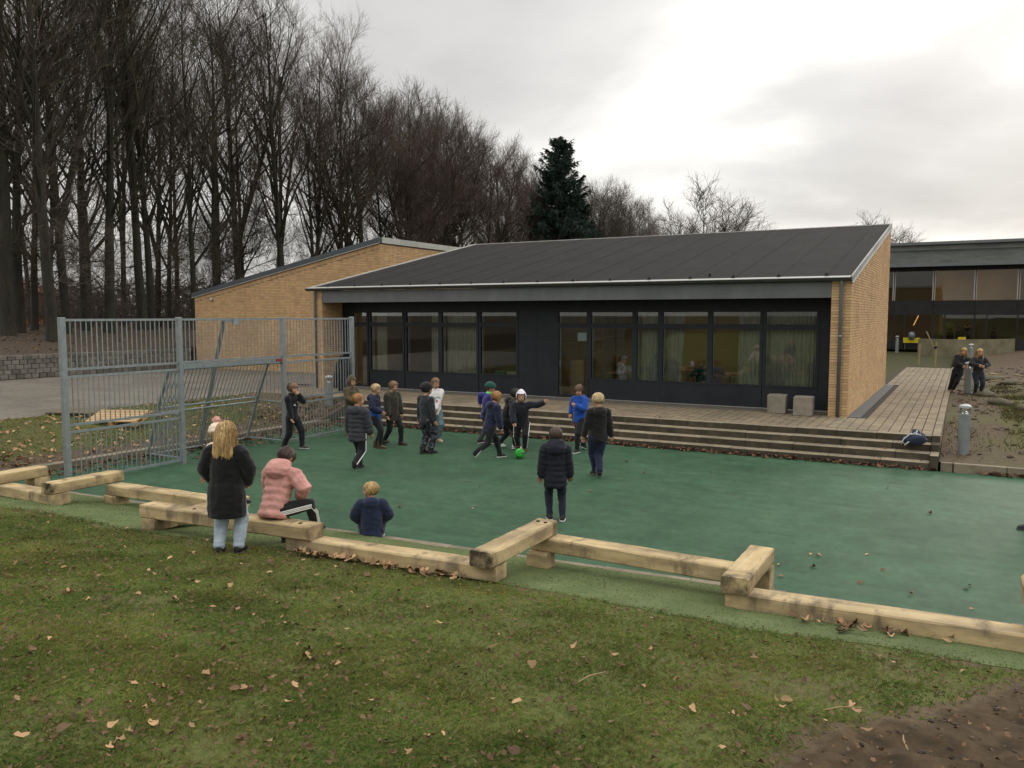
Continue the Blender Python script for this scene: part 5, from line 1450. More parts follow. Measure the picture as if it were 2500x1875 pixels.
    if hat == 'beanie' or hat == 'pompom' or hat == 'cap':
        c = extra['hatc']; hmat = cloth('hat_%.3f_%.3f' % (c[0], c[1]), c, scale=30)
        Hb = MB(); rr = [(hp_(0,-.06 if hat != 'cap' else -.07, z), HM@V((w*hh,0,0)), HM@V((0,d*hh,0))) for z, w, d in ((.10,.44,.52),(.16,.47,.56),(.28,.47,.55),(.42,.41,.48),(.55,.27,.33),(.63,.07,.09))]
        Hb.rings(rr); hb = Hb.build('hat', hmat, r, smooth=True)
        Hf = MB().rings([(hp_(0,-.06,z), HM@V((w*hh,0,0)), HM@V((0,d*hh,0))) for z, w, d in ((.06,.44,.52),(.07,.49,.58),(.20,.50,.59),(.22,.46,.55))]).build('hat_brim', hmat, hb, smooth=True)
        if hat == 'pompom':
            Pm = MB().ellipsoid(hp_(0,-.10,.70), (.19*hh,.19*hh,.19*hh), None, 14, 10); rn2 = random.Random(4)
            for i in range(160):
                d = V((rn2.gauss(0,1), rn2.gauss(0,1), rn2.gauss(0,1))).normalized(); c0 = hp_(0,-.10,.70); s_ = perp(d, rn2)*.012
                Pm.add([c0+d*.15*hh-s_, c0+d*.15*hh+s_, c0+d*.25*hh], [(0,1,2)])
            Pm.build('pompom', cloth('pompom', (.62,.36,.30)), hb, smooth=False)
    if extra and 'shirt' in extra:     # shirt hem under the jacket
        MB().rings([(sp(-hem-.045), rt*.100*q, fw*.079*q), (sp(-hem+.03), rt*.098*q, fw*.077*q)], caps=False).build('shirt_hem', cloth('shirt_red', extra['shirt']), r, smooth=True)
    if extra and 'zip' in extra:
        MB().tube([sp(s, 0, d/1.0) + fw*t for s, d in ((-hem+.01,.081),(.0,.078),(.10,.073),(.2,.076),(.27,.074),(.31,.062))], .0035*q, 5).build('zip', M('zip_dark', (.03,.03,.032), rough=.4), jo)
    if extra and 'collar' in extra:
        MB().rings([(sp(.335), rt*.052*q, fw*.05*q), (sp(.36,0,.004), rt*.056*q, fw*.054*q), (sp(.375,0,.006), rt*.050*q, fw*.048*q)]).build('collar', cloth('neon_green', extra['collar']), jo, smooth=True)
    ORG[r.name] = og0
    r['_sp'] = 0
    del r['_sp']
    return r, jo, sp, (rt, fw, up), q
FA = YAW        # facing straight away from the camera
def face(deg): return FA + R(deg)      # + turns left in the picture, 180 faces the camera
DARK = (.011,.012,.014); NAVY = (.012,.016,.032)
def court(px, py): return (px, py, 0)

# near group on the lawn and timbers
zg = z_lawn(-6.72, 5.97)
person('long haired blond girl in black coat and pale jeans standing on the lawn', (-6.74,5.98,zg-.005), face(-2), 1.36,
       feet=[(-.07,.0,0,0),(.075,.02,0,0)], hands=[(-.125,.095,.545),(.125,.095,.545)], elbows=[(-1,-.5,0),(1,-.5,0)], head=(-6,-2,4),
       jacket='black_coat', jc=(.0065,.0065,.007), hem=.205, hood=None, thick=.03, trousers=(.30,.36,.42), tname='pale_jeans', tloose=1.22, shoes=(.012,.012,.013), sole=(.03,.03,.03), hair='blond', hstyle='long', coat_flare=1.32, armr=1.2, voxel=.010)
person('child in cream jacket and pompom hat half hidden behind the long haired girl', (-7.93,6.98,z_lawn(-7.93,6.98)), face(-30), 1.34, side=-12,
       feet=[(-.06,.0,0,0),(.40,-.17,.335,0)], knees=[(0,1,0),(.5,.2,1)], pel=(0.03,.0,-.02), hands=[(-.30,.05,.50),(-.02,.16,.50)], head=(20,0,-8),
       jacket='cream', jc=(.55,.47,.38), puff=True, hem=.08, hood='down', thick=.03, trousers=(.012,.012,.013), shoes=(.012,.012,.013), sole=(.03,.03,.03), hair='blond', hstyle='short', hat='pompom', extra=dict(hatc=(.62,.52,.42)), voxel=.012)
person('child in pink puffer jacket sitting on the long seat timber with striped black trousers', (-6.76,6.66,.675), face(-18), 1.40, pel=(0,0,-.435), lean=24, head=(-6,-46,0),
       feet=[(-.05,.24,-.255,0),(.21,.28,-.16,0)], knees=[(-.1,.5,1),(.9,.3,.9)], hands=[(-.05,.19,.30),(.145,.17,.155)], elbows=[(-1,-.4,-.2),(1,-.5,-.1)],
       jacket='pink', jc=(.44,.225,.195), puff=True, hem=.07, hood='big', thick=.036, trousers=(.012,.012,.013), shoes=(.02,.02,.02), sole=(.05,.05,.05), hair='dkbrown', hstyle='short', stripes=3, armr=1.2, voxel=.010)
person('small blond child in navy suit sitting on the kerb looking left', (-6.66,8.27,.085), face(8), 1.20, pel=(0,0,-.44), lean=10, head=(84,4,0),
       feet=[(-.08,.27,-.07,0),(.09,.25,-.07,0)], knees=[(-.3,.4,1),(.3,.4,1)], hands=[(-.11,.15,.14),(.11,.15,.14)], elbows=[(-1,-.4,-.6),(1,-.4,-.6)],
       jacket='navy_suit', jc=(.010,.016,.040), hem=.07, hood='down', thick=.030, trousers=(.010,.014,.032), shoes=(.03,.02,.015), hair='blond', hstyle='bowl', armr=1.2, tloose=1.15, voxel=.010)
# on the court
person('child in navy puffer jacket standing with back turned in the middle of the court', court(-5.10,10.52), face(1), 1.31,
       feet=[(-.06,.02,0,0),(.075,-.04,0,0)], hands=[(-.165,.02,.455),(.165,.02,.46)], jacket='navy_puffer', jc=(.010,.0115,.018), puff=True, hem=.13, hood='big', thick=.036, trousers=(.011,.014,.024), shoes=(.02,.02,.02), sole=(.5,.5,.48), hair='dkbrown', hstyle='short', skin='tan', armr=1.15, coat_flare=1.05, voxel=.0105)
r6 = person('child in black tracksuit beside the third fence post with hand at the mouth', court(-13.02,13.46), face(-112), 1.42,
       feet=[(-.055,.13,0,0),(.06,-.13,0,-4)], hands=[(-.02,.115,.855),(.10,.06,.475)], elbows=[(-.8,.1,-1),(.7,-1,0)], head=(-8,4,0), jacket='track_black', jc=(.008,.009,.010), hem=.05, hood='collar', thick=.016, trousers=(.009,.010,.012), tloose=1.1, shoes=(.035,.03,.026), sole=(.55,.5,.45), hair='ltbrown', hstyle='bowl')
person('child in olive hooded coat with hood up at the end of the fence', court(-13.2,15.66), face(-122), 1.41, hands=[(-.03,.13,.63),(.05,.13,.60)], elbows=[(-1,-.2,-.4),(1,-.2,-.4)], head=(0,-6,0),
       jacket='olive_coat', jc=(.075,.060,.034), hem=.20, hood='up', thick=.028, trousers=DARK, shoes=(.015,.015,.015), sole=(.05,.05,.05), hair='brown', hstyle='short', coat_flare=1.08)
person('stocky child in grey puffer jacket walking away with one foot lifted and white striped trousers', court(-10.15,12.22), face(-22), 1.42,
       feet=[(-.04,.10,.0,0),(.05,-.17,.05,-48)], hands=[(-.165,.05,.50),(.17,.05,.50)], elbows=[(-1,-.6,0),(1,-.6,0)], head=(-48,0,0), jacket='grey_puffer', jc=(.034,.034,.040), puff=True, hem=.115, hood='down', thick=.040, trousers=(.012,.012,.014), tloose=1.15, shoes=(.014,.014,.016), sole=(.06,.06,.06), hair='ginger', hstyle='short', stripes=1, armr=1.2, coat_flare=1.1)
def twotone(name, c1, c2, zc):
    m = bpy.data.materials.new(name); m.use_nodes = True; nd = m.node_tree.nodes; lk = m.node_tree.links; b = nd['Principled BSDF']; b.inputs['Roughness'].default_value = .85
    ob = nd.new('ShaderNodeTexCoord').outputs['Object']; sx = nd.new('ShaderNodeSeparateXYZ'); lk.new(ob, sx.inputs[0])
    gt = nd.new('ShaderNodeMath'); gt.operation = 'GREATER_THAN'; gt.inputs[1].default_value = zc; lk.new(sx.outputs[2], gt.inputs[0])
    ab = nd.new('ShaderNodeMath'); ab.operation = 'ABSOLUTE'; lk.new(sx.outputs[0], ab.inputs[0])
    g2 = nd.new('ShaderNodeMath'); g2.operation = 'GREATER_THAN'; g2.inputs[1].default_value = .165; lk.new(ab.outputs[0], g2.inputs[0])
    mxn = nd.new('ShaderNodeMath'); mxn.operation = 'MAXIMUM'; lk.new(gt.outputs[0], mxn.inputs[0]); lk.new(g2.outputs[0], mxn.inputs[1])
    x = nd.new('ShaderNodeMix'); x.data_type = 'RGBA'; lk.new(mxn.outputs[0], x.inputs[0]); x.inputs[6].default_value = (*c1,1); x.inputs[7].default_value = (*c2,1); lk.new(x.outputs[2], b.inputs['Base Color']); return m
person('blond child in blue and navy jacket with brown boots behind the grey puffer jacket', court(-11.50,14.45), face(-98), 1.39,
       feet=[(-.05,.0,0,0),(.06,.10,0,0)], hands=[(-.12,.03,.48),(.11,.13,.60)], elbows=[(-1,-.6,0),(.8,-1,-.2)], head=(0,0,0), jacket='blue_navy', jmat=twotone('blue_navy_jacket', (.012,.075,.30), (.010,.013,.040), .93), hem=.10, hood='down', thick=.026, trousers=DARK, shoes=(.075,.05,.03), sole=(.08,.055,.035), boots=True, hair='palebl', hstyle='short', armr=1.1)
person('child in dark olive parka and brown boots walking right along the steps', court(-11.43,15.0), face(-128), 1.42,
       feet=[(-.07,.12,0,0),(.06,-.13,.01,-14)], hands=[(-.14,.07,.49),(.14,.04,.49)], head=(18,-8,0), jacket='olive_parka', jc=(.030,.029,.019), hem=.115, hood='down', thick=.030, trousers=DARK, shoes=(.045,.032,.022), sole=(.04,.03,.02), boots=True, hair='ltbrown', hstyle='short', armr=1.15, extra=dict(zip=1))
def camo():
    m = bpy.data.materials.new('grey_camouflage'); m.use_nodes = True; nd = m.node_tree.nodes; lk = m.node_tree.links; b = nd['Principled BSDF']; b.inputs['Roughness'].default_value = .9
    ob = nd.new('ShaderNodeTexCoord').outputs['Object']; n = nd.new('ShaderNodeTexNoise'); n.inputs['Scale'].default_value = 16; n.inputs['Detail'].default_value = 1.5; lk.new(ob, n.inputs[0])
    cr = nd.new('ShaderNodeValToRGB'); cr.color_ramp.interpolation = 'CONSTANT'; e = cr.color_ramp.elements; e[0].color = (.010,.010,.014,1); e[1].position = .50; e[1].color = (.040,.042,.058,1)
    k = e.new(.58); k.color = (.15,.155,.19,1); k = e.new(.64); k.color = (.02,.02,.027,1); lk.new(n.outputs[0], cr.inputs[0]); lk.new(cr.outputs[0], b.inputs['Base Color']); return m
person('child in charcoal sweater and grey camouflage trousers with dark cap looking right', court(-10.05,14.36), face(-40), 1.47,
       feet=[(-.045,-.03,0,0),(.05,.04,0,0)], hands=[(-.17,.03,.47),(.165,.02,.47)], head=(-42,0,0), jacket='charcoal', jc=(.022,.025,.029), hem=.06, hood=None, thick=.015, tmat=camo(), tloose=1.2, shoes=(.03,.024,.022), sole=(.03,.03,.03), boots=True, hair='dark', hstyle='bowl', hat='cap', extra=dict(hatc=(.016,.015,.015)))
r12 = person('child in white hooded sweater with dark lettering and torn jeans', court(-10.83,15.84), face(-152), 1.46,
       feet=[(-.05,.03,0,0),(.06,-.06,0,0)], hands=[(.045,.115,.475),(.075,.10,.47)], elbows=[(-1,-.2,-.2),(1,-.3,0)], head=(10,-10,0), jacket='white_hoodie', jc=(.62,.60,.60), hem=.06, hood='down', thick=.018, trousers=(.10,.15,.17), tname='torn_jeans', shoes=(.33,.26,.17), sole=(.40,.33,.2), hair='ltbrown', hstyle='short', extra=dict(shirt=(.12,.03,.03)))
person('child in green beanie and purple blue jacket behind the ginger haired child', court(-9.62,16.15), face(-80), 1.38,
       feet=[(-.05,-.10,0,-10),(.06,.14,0,0)], hands=[(-.25,-.06,.66),(.12,.1,.5)], elbows=[(-1,-1,0),(1,-1,0)], head=(0,-5,0), lean=8, jacket='purple_blue', jc=(.030,.030,.16), hem=.07, hood=None, thick=.022, trousers=(.045,.047,.05), shoes=(.02,.02,.02), sole=(.6,.6,.58), hair='brown', hstyle='short', hat='beanie', extra=dict(hatc=(.010,.060,.045), collar=(.10,.62,.12)))
person('ginger haired child in navy jacket running to the right towards the ball', court(-8.52,14.44), face(-62), 1.40,
       feet=[(-.05,.20,0,0),(.05,-.26,.07,-50)], pel=(0,-.0,-.02), lean=14, hands=[(-.12,.10,.55),(.17,.10,.47)], elbows=[(-1,-1,0),(1,-1,0)], head=(-4,-12,0), jacket='navy_jacket', jc=(.010,.013,.035), hem=.09, hood='down', thick=.026, trousers=DARK, shoes=(.015,.015,.015), sole=(.62,.62,.6), hair='ginger', hstyle='bowl', armr=1.1)
person('dark haired child in black with white shoes leaning behind the ginger haired child', court(-8.92,15.78), face(-84), 1.38,
       feet=[(-.06,-.10,0,-12),(.06,.16,0,0)], lean=22, pel=(0,0,-.03), hands=[(-.1,.2,.5),(.12,.24,.62)], elbows=[(-1,-.6,-.3),(1,-.6,-.3)], head=(-10,-22,0), jacket='plain_black', jc=(.009,.009,.010), hem=.06, hood='down', thick=.020, trousers=DARK, shoes=(.55,.55,.54), sole=(.7,.7,.68), hair='dark', hstyle='bowl', skin='tan')
person('child with white hood up and dark jacket stretching one arm out above the ball', court(-8.42,15.66), face(174), 1.36, 
       feet=[(-.05,.03,0,0),(.07,-.18,.0,-20)], pel=(0,-.03,-.04), lean=16, hands=[(-.36,.10,.80),(.10,.19,.49)], elbows=[(-.3,-1,-.4),(1,-.4,0)], head=(4,-5,0), jacket='ink_jacket', jc=(.013,.015,.022), hem=.08, hood=None, thick=.028, trousers=DARK, stripes=1, shoes=(.06,.03,.015), sole=(.1,.06,.04), hair='ltbrown', hstyle='short', extra=dict(hoodup=(.66,.64,.70), zip=1), armr=1.15)
person('child in blue hooded sweater with red shirt hem and hand at the chest', court(-7.28,16.2), face(138), 1.42,
       feet=[(-.05,.12,0,0),(.06,-.20,.01,-22)], hands=[(-.03,.12,.72),(.17,.0,.58)], elbows=[(-1,-.1,-.9),(1,-1,0)], head=(25,-10,0), jacket='blue_hoodie', jc=(.010,.055,.28), hem=.05, hood='down', thick=.018, trousers=DARK, shoes=(.015,.015,.016), sole=(.65,.65,.62), hair='brown', hstyle='bowl', extra=dict(shirt=(.55,.06,.05)))
person('pale blond child in black hooded sweater and navy trousers walking away', court(-5.84,13.84), face(14), 1.49,
       feet=[(.0,.09,0,0),(-.02,-.11,.03,-42)], hands=[(-.17,.05,.50),(.165,-.02,.49)], head=(14,-8,0), jacket='black_hoodie', jc=(.010,.009,.0085), hem=.06, hood='down', thick=.020, trousers=(.010,.014,.036), tloose=1.15, shoes=(.02,.02,.02), sole=(.12,.11,.1), hair='palebl', hstyle='short')
person('child outside the right edge of whom only a dark shoe shows', court(1.10,13.35), face(80), 1.42, feet=[(-.02,.17,0,0),(.06,-.15,0,0)], jacket='plain_black', jc=(.009,.009,.010), trousers=DARK, shoes=(.016,.016,.018), sole=(.06,.06,.06), hair='brown', voxel=.02)
# girls at the bollard
person('girl with tied back hair in dark jacket leaning on the bollard from the left', (-.22,29.75,z_bankR(-.22,29.75)), face(180-22), 1.40, side=-13, pel=(-.04,0,0),
       feet=[(.05,.0,0,0),(.12,-.06,0,0)], hands=[(-.24,.05,.62),(-.10,.14,.62)], elbows=[(-1,-.4,-.6),(1,-.2,-.4)], head=(0,0,-12), jacket='ink2', jc=(.012,.013,.017), hem=.10, hood='down', thick=.026, trousers=DARK, shoes=(.16,.10,.06), sole=(.2,.15,.1), hair='blond', hstyle='long', voxel=.014)
person('girl with long fair hair in dark jacket standing right of the bollard', (.38,28.75,z_bankR(.38,28.75)), face(176), 1.40,
       feet=[(-.05,.02,0,0),(.05,-.01,0,0)], hands=[(-.06,.15,.66),(.08,.15,.68)], elbows=[(-1,-.2,-.3),(1,-.2,-.3)], head=(0,0,0), jacket='ink3', jc=(.016,.018,.022), hem=.10, hood='down', thick=.026, trousers=(.014,.018,.03), shoes=(.03,.03,.04), sole=(.3,.3,.3), hair='blond', hstyle='long', voxel=.014)
# figures behind glass
person('seated child in white hooded top behind the window right of the glazed door', (-8.85,22.9,.55), face(200), 1.38, pel=(0,0,-.18), feet=[(-.06,.25,0,0),(.06,.25,0,0)], hands=[(-.1,.2,.55),(.1,.2,.55)], jacket='grey_white', jc=(.40,.40,.42), hood='up', trousers=DARK, voxel=.02)
person('seated child in green top behind the half curtained window', (-6.55,23.0,.55), face(160), 1.38, pel=(0,0,-.2), feet=[(-.06,.25,0,0),(.06,.25,0,0)], hands=[(-.1,.2,.55),(.1,.2,.55)], jacket='green_top', jc=(.02,.09,.06), hood='down', trousers=DARK, hair='ginger', voxel=.02)
for i, (x, y, hh_, lab) in enumerate([(-.95,65.0,1.4,'dark figure behind the ground floor glass left of the yellow box'), (-.45,65.2,1.5,'dark figure behind the ground floor glass right above the yellow box'), (.12,65.0,1.75,'tallest dark figure behind the ground floor glass'), (1.65,65.0,1.5,'dark figure behind the ground floor glass near the right edge')]):
    person(lab, (x,y,.62), face(150+40*i), hh_, jacket='plain_black', jc=(.009,.009,.010), trousers=DARK, hair='dark', voxel=.028)
finish_people()

# prints on clothing, laid on the cloth
def decal(res, build2d, centre, width, mat, name, off=.004):
    r, jo, sp, (rt, fw, up), q = res
    bv = BVHTree.FromPolygons([v.co.copy() for v in jo.data.vertices], [tuple(p.vertices) for p in jo.data.polygons])
    vs, fs = build2d; out = []
    c = sp(*centre)
    for x, y in vs:
        o = c + rt*(x*width) + up*(y*width) + fw*.5
        hit = bv.ray_cast(o, -fw)
        out.append((hit[0] + hit[1]*off) if hit[0] is not None else (c + rt*(x*width) + up*(y*width)))
    MB().add(out, fs).build(name, mat).parent = jo
def text2d(s):
    cu = bpy.data.curves.new('t', 'FONT'); cu.body = s; cu.align_x = 'CENTER'; cu.size = 1.0; cu.resolution_u = 3; cu.offset = .02
    o = bpy.data.objects.new('t', cu); COL.objects.link(o); dg = bpy.context.evaluated_depsgraph_get()
    me = bpy.data.meshes.new_from_object(o.evaluated_get(dg)); bm = bmesh.new(); bm.from_mesh(me)
    bmesh.ops.triangulate(bm, faces=bm.faces); bm.to_mesh(me); bm.free()
    vs = [(v.co.x, v.co.y) for v in me.vertices]; fs = [tuple(p.vertices) for p in me.polygons]
    xs = [v[0] for v in vs]; W_ = max(xs)-min(xs); cx = (max(xs)+min(xs))/2
    bpy.data.objects.remove(o); bpy.data.curves.remove(cu)
    # letters rise a little at the middle, as printed
    return [(-(x-cx)/W_, y/W_*1.25 - .10*((x-cx)/W_*2)**2) for x, y in vs], fs
decal(r12, text2d('NEW YORK'), (.205,0,0), .215, M('print_grey', (.07,.08,.10), rough=.8), 'chest_print')
decal(r12, ([(-.5,-.4),(.5,-.4),(.5,.4),(-.5,.4)], [(0,1,2,3)]), (.165,0,0), .045, M('print_red', (.42,.06,.07), rough=.8), 'chest_flag')
decal(r6, ([(-.5,-.5),(.5,-.3),(.5,.1),(-.5,-.1),(-.5,.1),(.5,.3),(.5,.45),(-.5,.3)], [(0,1,2,3),(4,5,6,7)]), (.195,.035,0), .045, M('white_stripe', (.75,.75,.72)), 'chest_logo')
decal(r6, ([(math.cos(i*PI/4)*.5, math.sin(i*PI/4)*.5) for i in range(8)], [tuple(range(8))]), (.235,-.035,0), .035, M('white_stripe', (.75,.75,.72)), 'chest_badge')
# ------------------------------------------------------------------ grass, leaves, small litter
def grass_mat(name, cols, rough=.7):
    m = bpy.data.materials.new(name); m.use_nodes = True; nd = m.node_tree.nodes; lk = m.node_tree.links; b = nd['Principled BSDF']
    b.inputs['Roughness'].default_value = rough; b.inputs['Specular IOR Level'].default_value = .25
    tl_ = nd.new('ShaderNodeBsdfTranslucent'); ms_ = nd.new('ShaderNodeMixShader'); ms_.inputs[0].default_value = .45; lk.new(b.outputs[0], ms_.inputs[1]); lk.new(tl_.outputs[0], ms_.inputs[2]); lk.new(ms_.outputs[0], nd['Material Output'].inputs[0])
    g = nd.new('ShaderNodeNewGeometry'); cr = nd.new('ShaderNodeValToRGB'); lk.new(g.outputs['Random Per Island'], cr.inputs[0]); e = cr.color_ramp.elements
    e[0].color = (*cols[0],1); e[1].color = (*cols[-1],1)
    for i, c in enumerate(cols[1:-1]): k = e.new((i+1)/(len(cols)-1)); k.color = (*c,1)
    n = nd.new('ShaderNodeTexNoise'); n.inputs['Scale'].default_value = 1.3; n.inputs['Detail'].default_value = 5; lk.new(g.outputs['Position'], n.inputs['Vector'])
    mr = nd.new('ShaderNodeMapRange'); mr.inputs[1].default_value = .3; mr.inputs[2].default_value = .7; mr.inputs[3].default_value = .62; mr.inputs[4].default_value = 1.35; lk.new(n.outputs[0], mr.inputs[0])
    n2 = nd.new('ShaderNodeTexNoise'); n2.inputs['Scale'].default_value = .9; n2.inputs['Detail'].default_value = 4; lk.new(g.outputs['Position'], n2.inputs['Vector'])
    mh = nd.new('ShaderNodeMapRange'); mh.inputs[1].default_value = .35; mh.inputs[2].default_value = .65; mh.inputs[3].default_value = .47; mh.inputs[4].default_value = .515; lk.new(n2.outputs[0], mh.inputs[0])
    hs = nd.new('ShaderNodeHueSaturation'); lk.new(cr.outputs[0], hs.inputs['Color']); lk.new(mr.outputs[0], hs.inputs['Value']); lk.new(mh.outputs[0], hs.inputs['Hue']); lk.new(hs.outputs[0], b.inputs['Base Color']); lk.new(hs.outputs[0], tl_.inputs[0])
    return m
rng = np.random.default_rng(12); rl0 = random.Random(41)
def blades(name, X, Y, zf, hmin, hmax, wid, mat, lean=.6):
    n = len(X); Z = np.array([zf(x, y) for x, y in zip(X, Y)])
    a = rng.uniform(0, 2*np.pi, n); h = rng.uniform(hmin, hmax, n); w = wid*rng.uniform(.6, 1.3, n)
    la = rng.uniform(0, 2*np.pi, n); lm = np.abs(rng.normal(0, lean, n))*h
    P0 = np.stack([X-np.cos(a)*w, Y-np.sin(a)*w, Z-.004], 1); P1 = np.stack([X+np.cos(a)*w, Y+np.sin(a)*w, Z-.004], 1)
    P2 = np.stack([X+np.cos(la)*lm*.35+np.cos(a)*w*.6, Y+np.sin(la)*lm*.35+np.sin(a)*w*.6, Z+h*.6], 1)
    P3 = np.stack([X+np.cos(la)*lm, Y+np.sin(la)*lm, Z+h*(1-.25*np.minimum(1, lm/h))], 1)
    v = np.stack([P0, P1, P2, P3], 1).reshape(-1, 3); k = np.arange(n)*4
    f = np.concatenate([np.stack([k, k+1, k+2], 1), np.stack([k, k+2, k+3], 1)])
    o = link_mesh(name, np_mesh(name, v, f, mat)); return o
GR = [(.078,.134,.026),(.106,.172,.034),(.140,.210,.044),(.19,.232,.060),(.28,.265,.095),(.18,.15,.065),(.098,.150,.036)]
m_blade = grass_mat('grass_blades', GR)
# lawn
pts = []
def sample(n, x0, x1, y0, y1): return rng.uniform(x0, x1, n), rng.uniform(y0, y1, n)
xx, yy = [], []
for (y0, y1, dn) in ((1.0,2.2,15000),(2.2,3.4,14000),(3.4,4.8,10500),(4.8,6.9,7000)):
    xl, xr = -1.86*y1-.5, .07*y1+.6
    n = int((xr-xl)*(y1-y0)*dn); X, Y = sample(n, xl, xr, y0, y1); xx.append(X); yy.append(Y)
X = np.concatenate(xx); Y = np.concatenate(yy)
keep = np.array([(y < y_turf(x)+.02+.10*random.random()**2) and (-1.9*y-.3 < x < .08*y+.5) and random.random() > max(mud_at(x, y)*1.15, bare_at(x, y)*.85) and random.random() < .62+.7*nz(x, y, 2.2, 31) for x, y in zip(X, Y)])
o = blades('lawn_grass', X[keep], Y[keep], z_lawn, .010, .030, .00115, m_blade, 1.1); tag(o, 'short worn green grass of the sloping lawn', 'grass', kind='stuff')
# taller uneven tufts
tx, ty = [], []
for i in range(620):
    y = rl0.uniform(1.2, 6.7); x = rl0.uniform(-1.86*y-.3, .08*y+.4)
    if y > y_turf(x) or mud_at(x, y) > .3: continue
    k = rl0.randrange(8, 26); tx += [x+rl0.gauss(0,.035) for _ in range(k)]; ty += [y+rl0.gauss(0,.035) for _ in range(k)]
o = blades('lawn_tufts', np.array(tx), np.array(ty), z_lawn, .025, .062, .0015, m_blade, .7); tag(o, 'longer uneven grass tufts on the sloping lawn', 'grass', kind='stuff')
# artificial turf fibres
X, Y = sample(56000, -12.9, 1.0, 6.1, 8.75)
keep = np.array([y_turf(x)-.06*random.random() < y < yk(x)-.21 and x > -1.9*y-.4 for x, y in zip(X, Y)])
o = blades('turf_fibres', X[keep], Y[keep], lambda x, y: z_lawn(x, y)+.010, .006, .017, .0026, grass_mat('turf_fibre', [(.14,.20,.070),(.17,.235,.092),(.20,.26,.11),(.15,.20,.08)]), .9); tag(o, 'pale green artificial turf fibres between timbers and kerb', 'turf', kind='stuff')
# left bank
X, Y = sample(26000, -19.3, -15.35, 4, 18.3)
keep = np.array([random.random() < 1.0-.9*sm((x+16.4)/1.0)-.5*sm((y-16.2)/1.5) for x, y in zip(X, Y)])
o = blades('bank_grass', X[keep], Y[keep], z_bankL, .02, .07, .0055, m_blade, .7); tag(o, 'rough grass on the bank behind the fence', 'grass', kind='stuff')
# right bank
X, Y = sample(26000, -.3, 3.2, 18.2, 33)
keep = np.array([random.random() < (.10 + .9*sm((x-.7)/.5)*sm((y-19.5)/2))*sm(.5+1.3*nz(x, y, .9, 5)) for x, y in zip(X, Y)])
o = blades('mound_grass', X[keep], Y[keep], z_bankR, .03, .11, .008, grass_mat('mound_blades', [(.045,.065,.018),(.07,.085,.025),(.11,.095,.045),(.14,.11,.055)]), .7); tag(o, 'rough grass on the mound right of the terrace', 'grass', kind='stuff')

# leaves
m_leaf = M('dead_leaf', (.40,.255,.135), (.30,.185,.095), scale=20, rough=.75, coord='obj', rnd=.40, hue=.010)
m_leafd = M('dark_dead_leaf', (.15,.092,.050), (.10,.060,.034), scale=20, rough=.8, coord='obj', rnd=.4, hue=.010)
def leaf_geo(seed, lobes=5, curl=.35, narrow=1.0):
    rn = random.Random(seed); n = lobes*4; vs = [(0, 0, 0)]; 
    for i in range(n):
        a = 2*PI*i/n; k = i % 4; r = {0: 1.0, 1: .88, 2: .72, 3: .86}[k]*rn.uniform(.74,1.12)*(1-.25*(abs(((a/PI) % 2)-1) < .12))
        vs.append((r*math.cos(a)*narrow, r*math.sin(a), 0))
    ca = rn.uniform(0, PI); c, s = math.cos(ca), math.sin(ca)
    out = []
    for x, y, z in vs:
        u = x*c+y*s; w = -x*s+y*c; out.append((x, y, curl*(u*u*rn.uniform(.8,1.2)) + .10*rn.uniform(-1,1)*abs(w) + .06))
    return out, [(0, i, i % n+1) for i in range(1, n+1)]
LEAF = [leaf_geo(1,4,.45,.8), leaf_geo(2,5,.7), leaf_geo(3,3,.3,.9), leaf_geo(4,3,.6,.7), leaf_geo(5,4,.9,.85), leaf_geo(6,3,.5,.55)]
LM = {}
for i, (v, f) in enumerate(LEAF):
    for j, mt in enumerate((m_leaf, m_leafd)): LM[i, j] = MB().add(v, f).mesh('fallen_leaf', mt, True)
rl = random.Random(77)
def leaf(x, y, z, s, label, group, dark=.3):
    o = link_mesh('fallen_leaf', LM[rl.randrange(6), 1 if rl.random() < dark else 0], None, (x, y, z), (rl.uniform(-.5,.5), rl.uniform(-.5,.5), rl.uniform(0,6.3)), (s*rl.uniform(.6,1.1), s, s*rl.uniform(.8,1.6))); return tag(o, label, 'leaf', group)
LL = 'single brown dead leaf lying on the grass of the sloping lawn'
cnt = 0
while cnt < 175:
    y = rl.uniform(1.9, 6.6); x = rl.uniform(-1.86*y, .08*y+.2)
    if y > y_turf(x)+.1 or not in_view((x, y, z_lawn(x, y)), 1.0): continue
    leaf(x, y, z_lawn(x, y)+.028, rl.choice([.018,.022,.026,.030,.034,.040,.046]), LL, 'dead leaves on the lawn', .30); cnt += 1
for i in range(62):
    t = rl.random(); x = -6.25 + 2.1*t; y = 6.615 + .07*(x+5.2) - abs(rl.gauss(0, .075)); 
    leaf(x, y, z_lawn(x, y)+rl.uniform(.02,.06), rl.uniform(.04,.072), 'brown maple leaf in the drift against the low timber left of centre', 'leaf drift against the low timber', .25)
for i in range(30):
    x = rl.gauss(-.62, .28); y = 7.43 - abs(rl.gauss(0, .17)) + .05*(x+.6)
    leaf(x, y, z_lawn(x, y)+rl.uniform(.02,.05), rl.uniform(.035,.062), 'brown leaf in the small drift below the long right-hand timber', 'leaf drift below the right timber', .3)
for i in range(33):
    x = rl.uniform(-11, .4); y = rl.uniform(8.8, 16.6)
    if i < 12: x = rl.uniform(-2.2, .3); y = rl.uniform(8.9, 11)
    leaf(x, y, .012, rl.uniform(.022,.042), 'dead leaf lying loose on the green court', 'dead leaves on the court', .4)
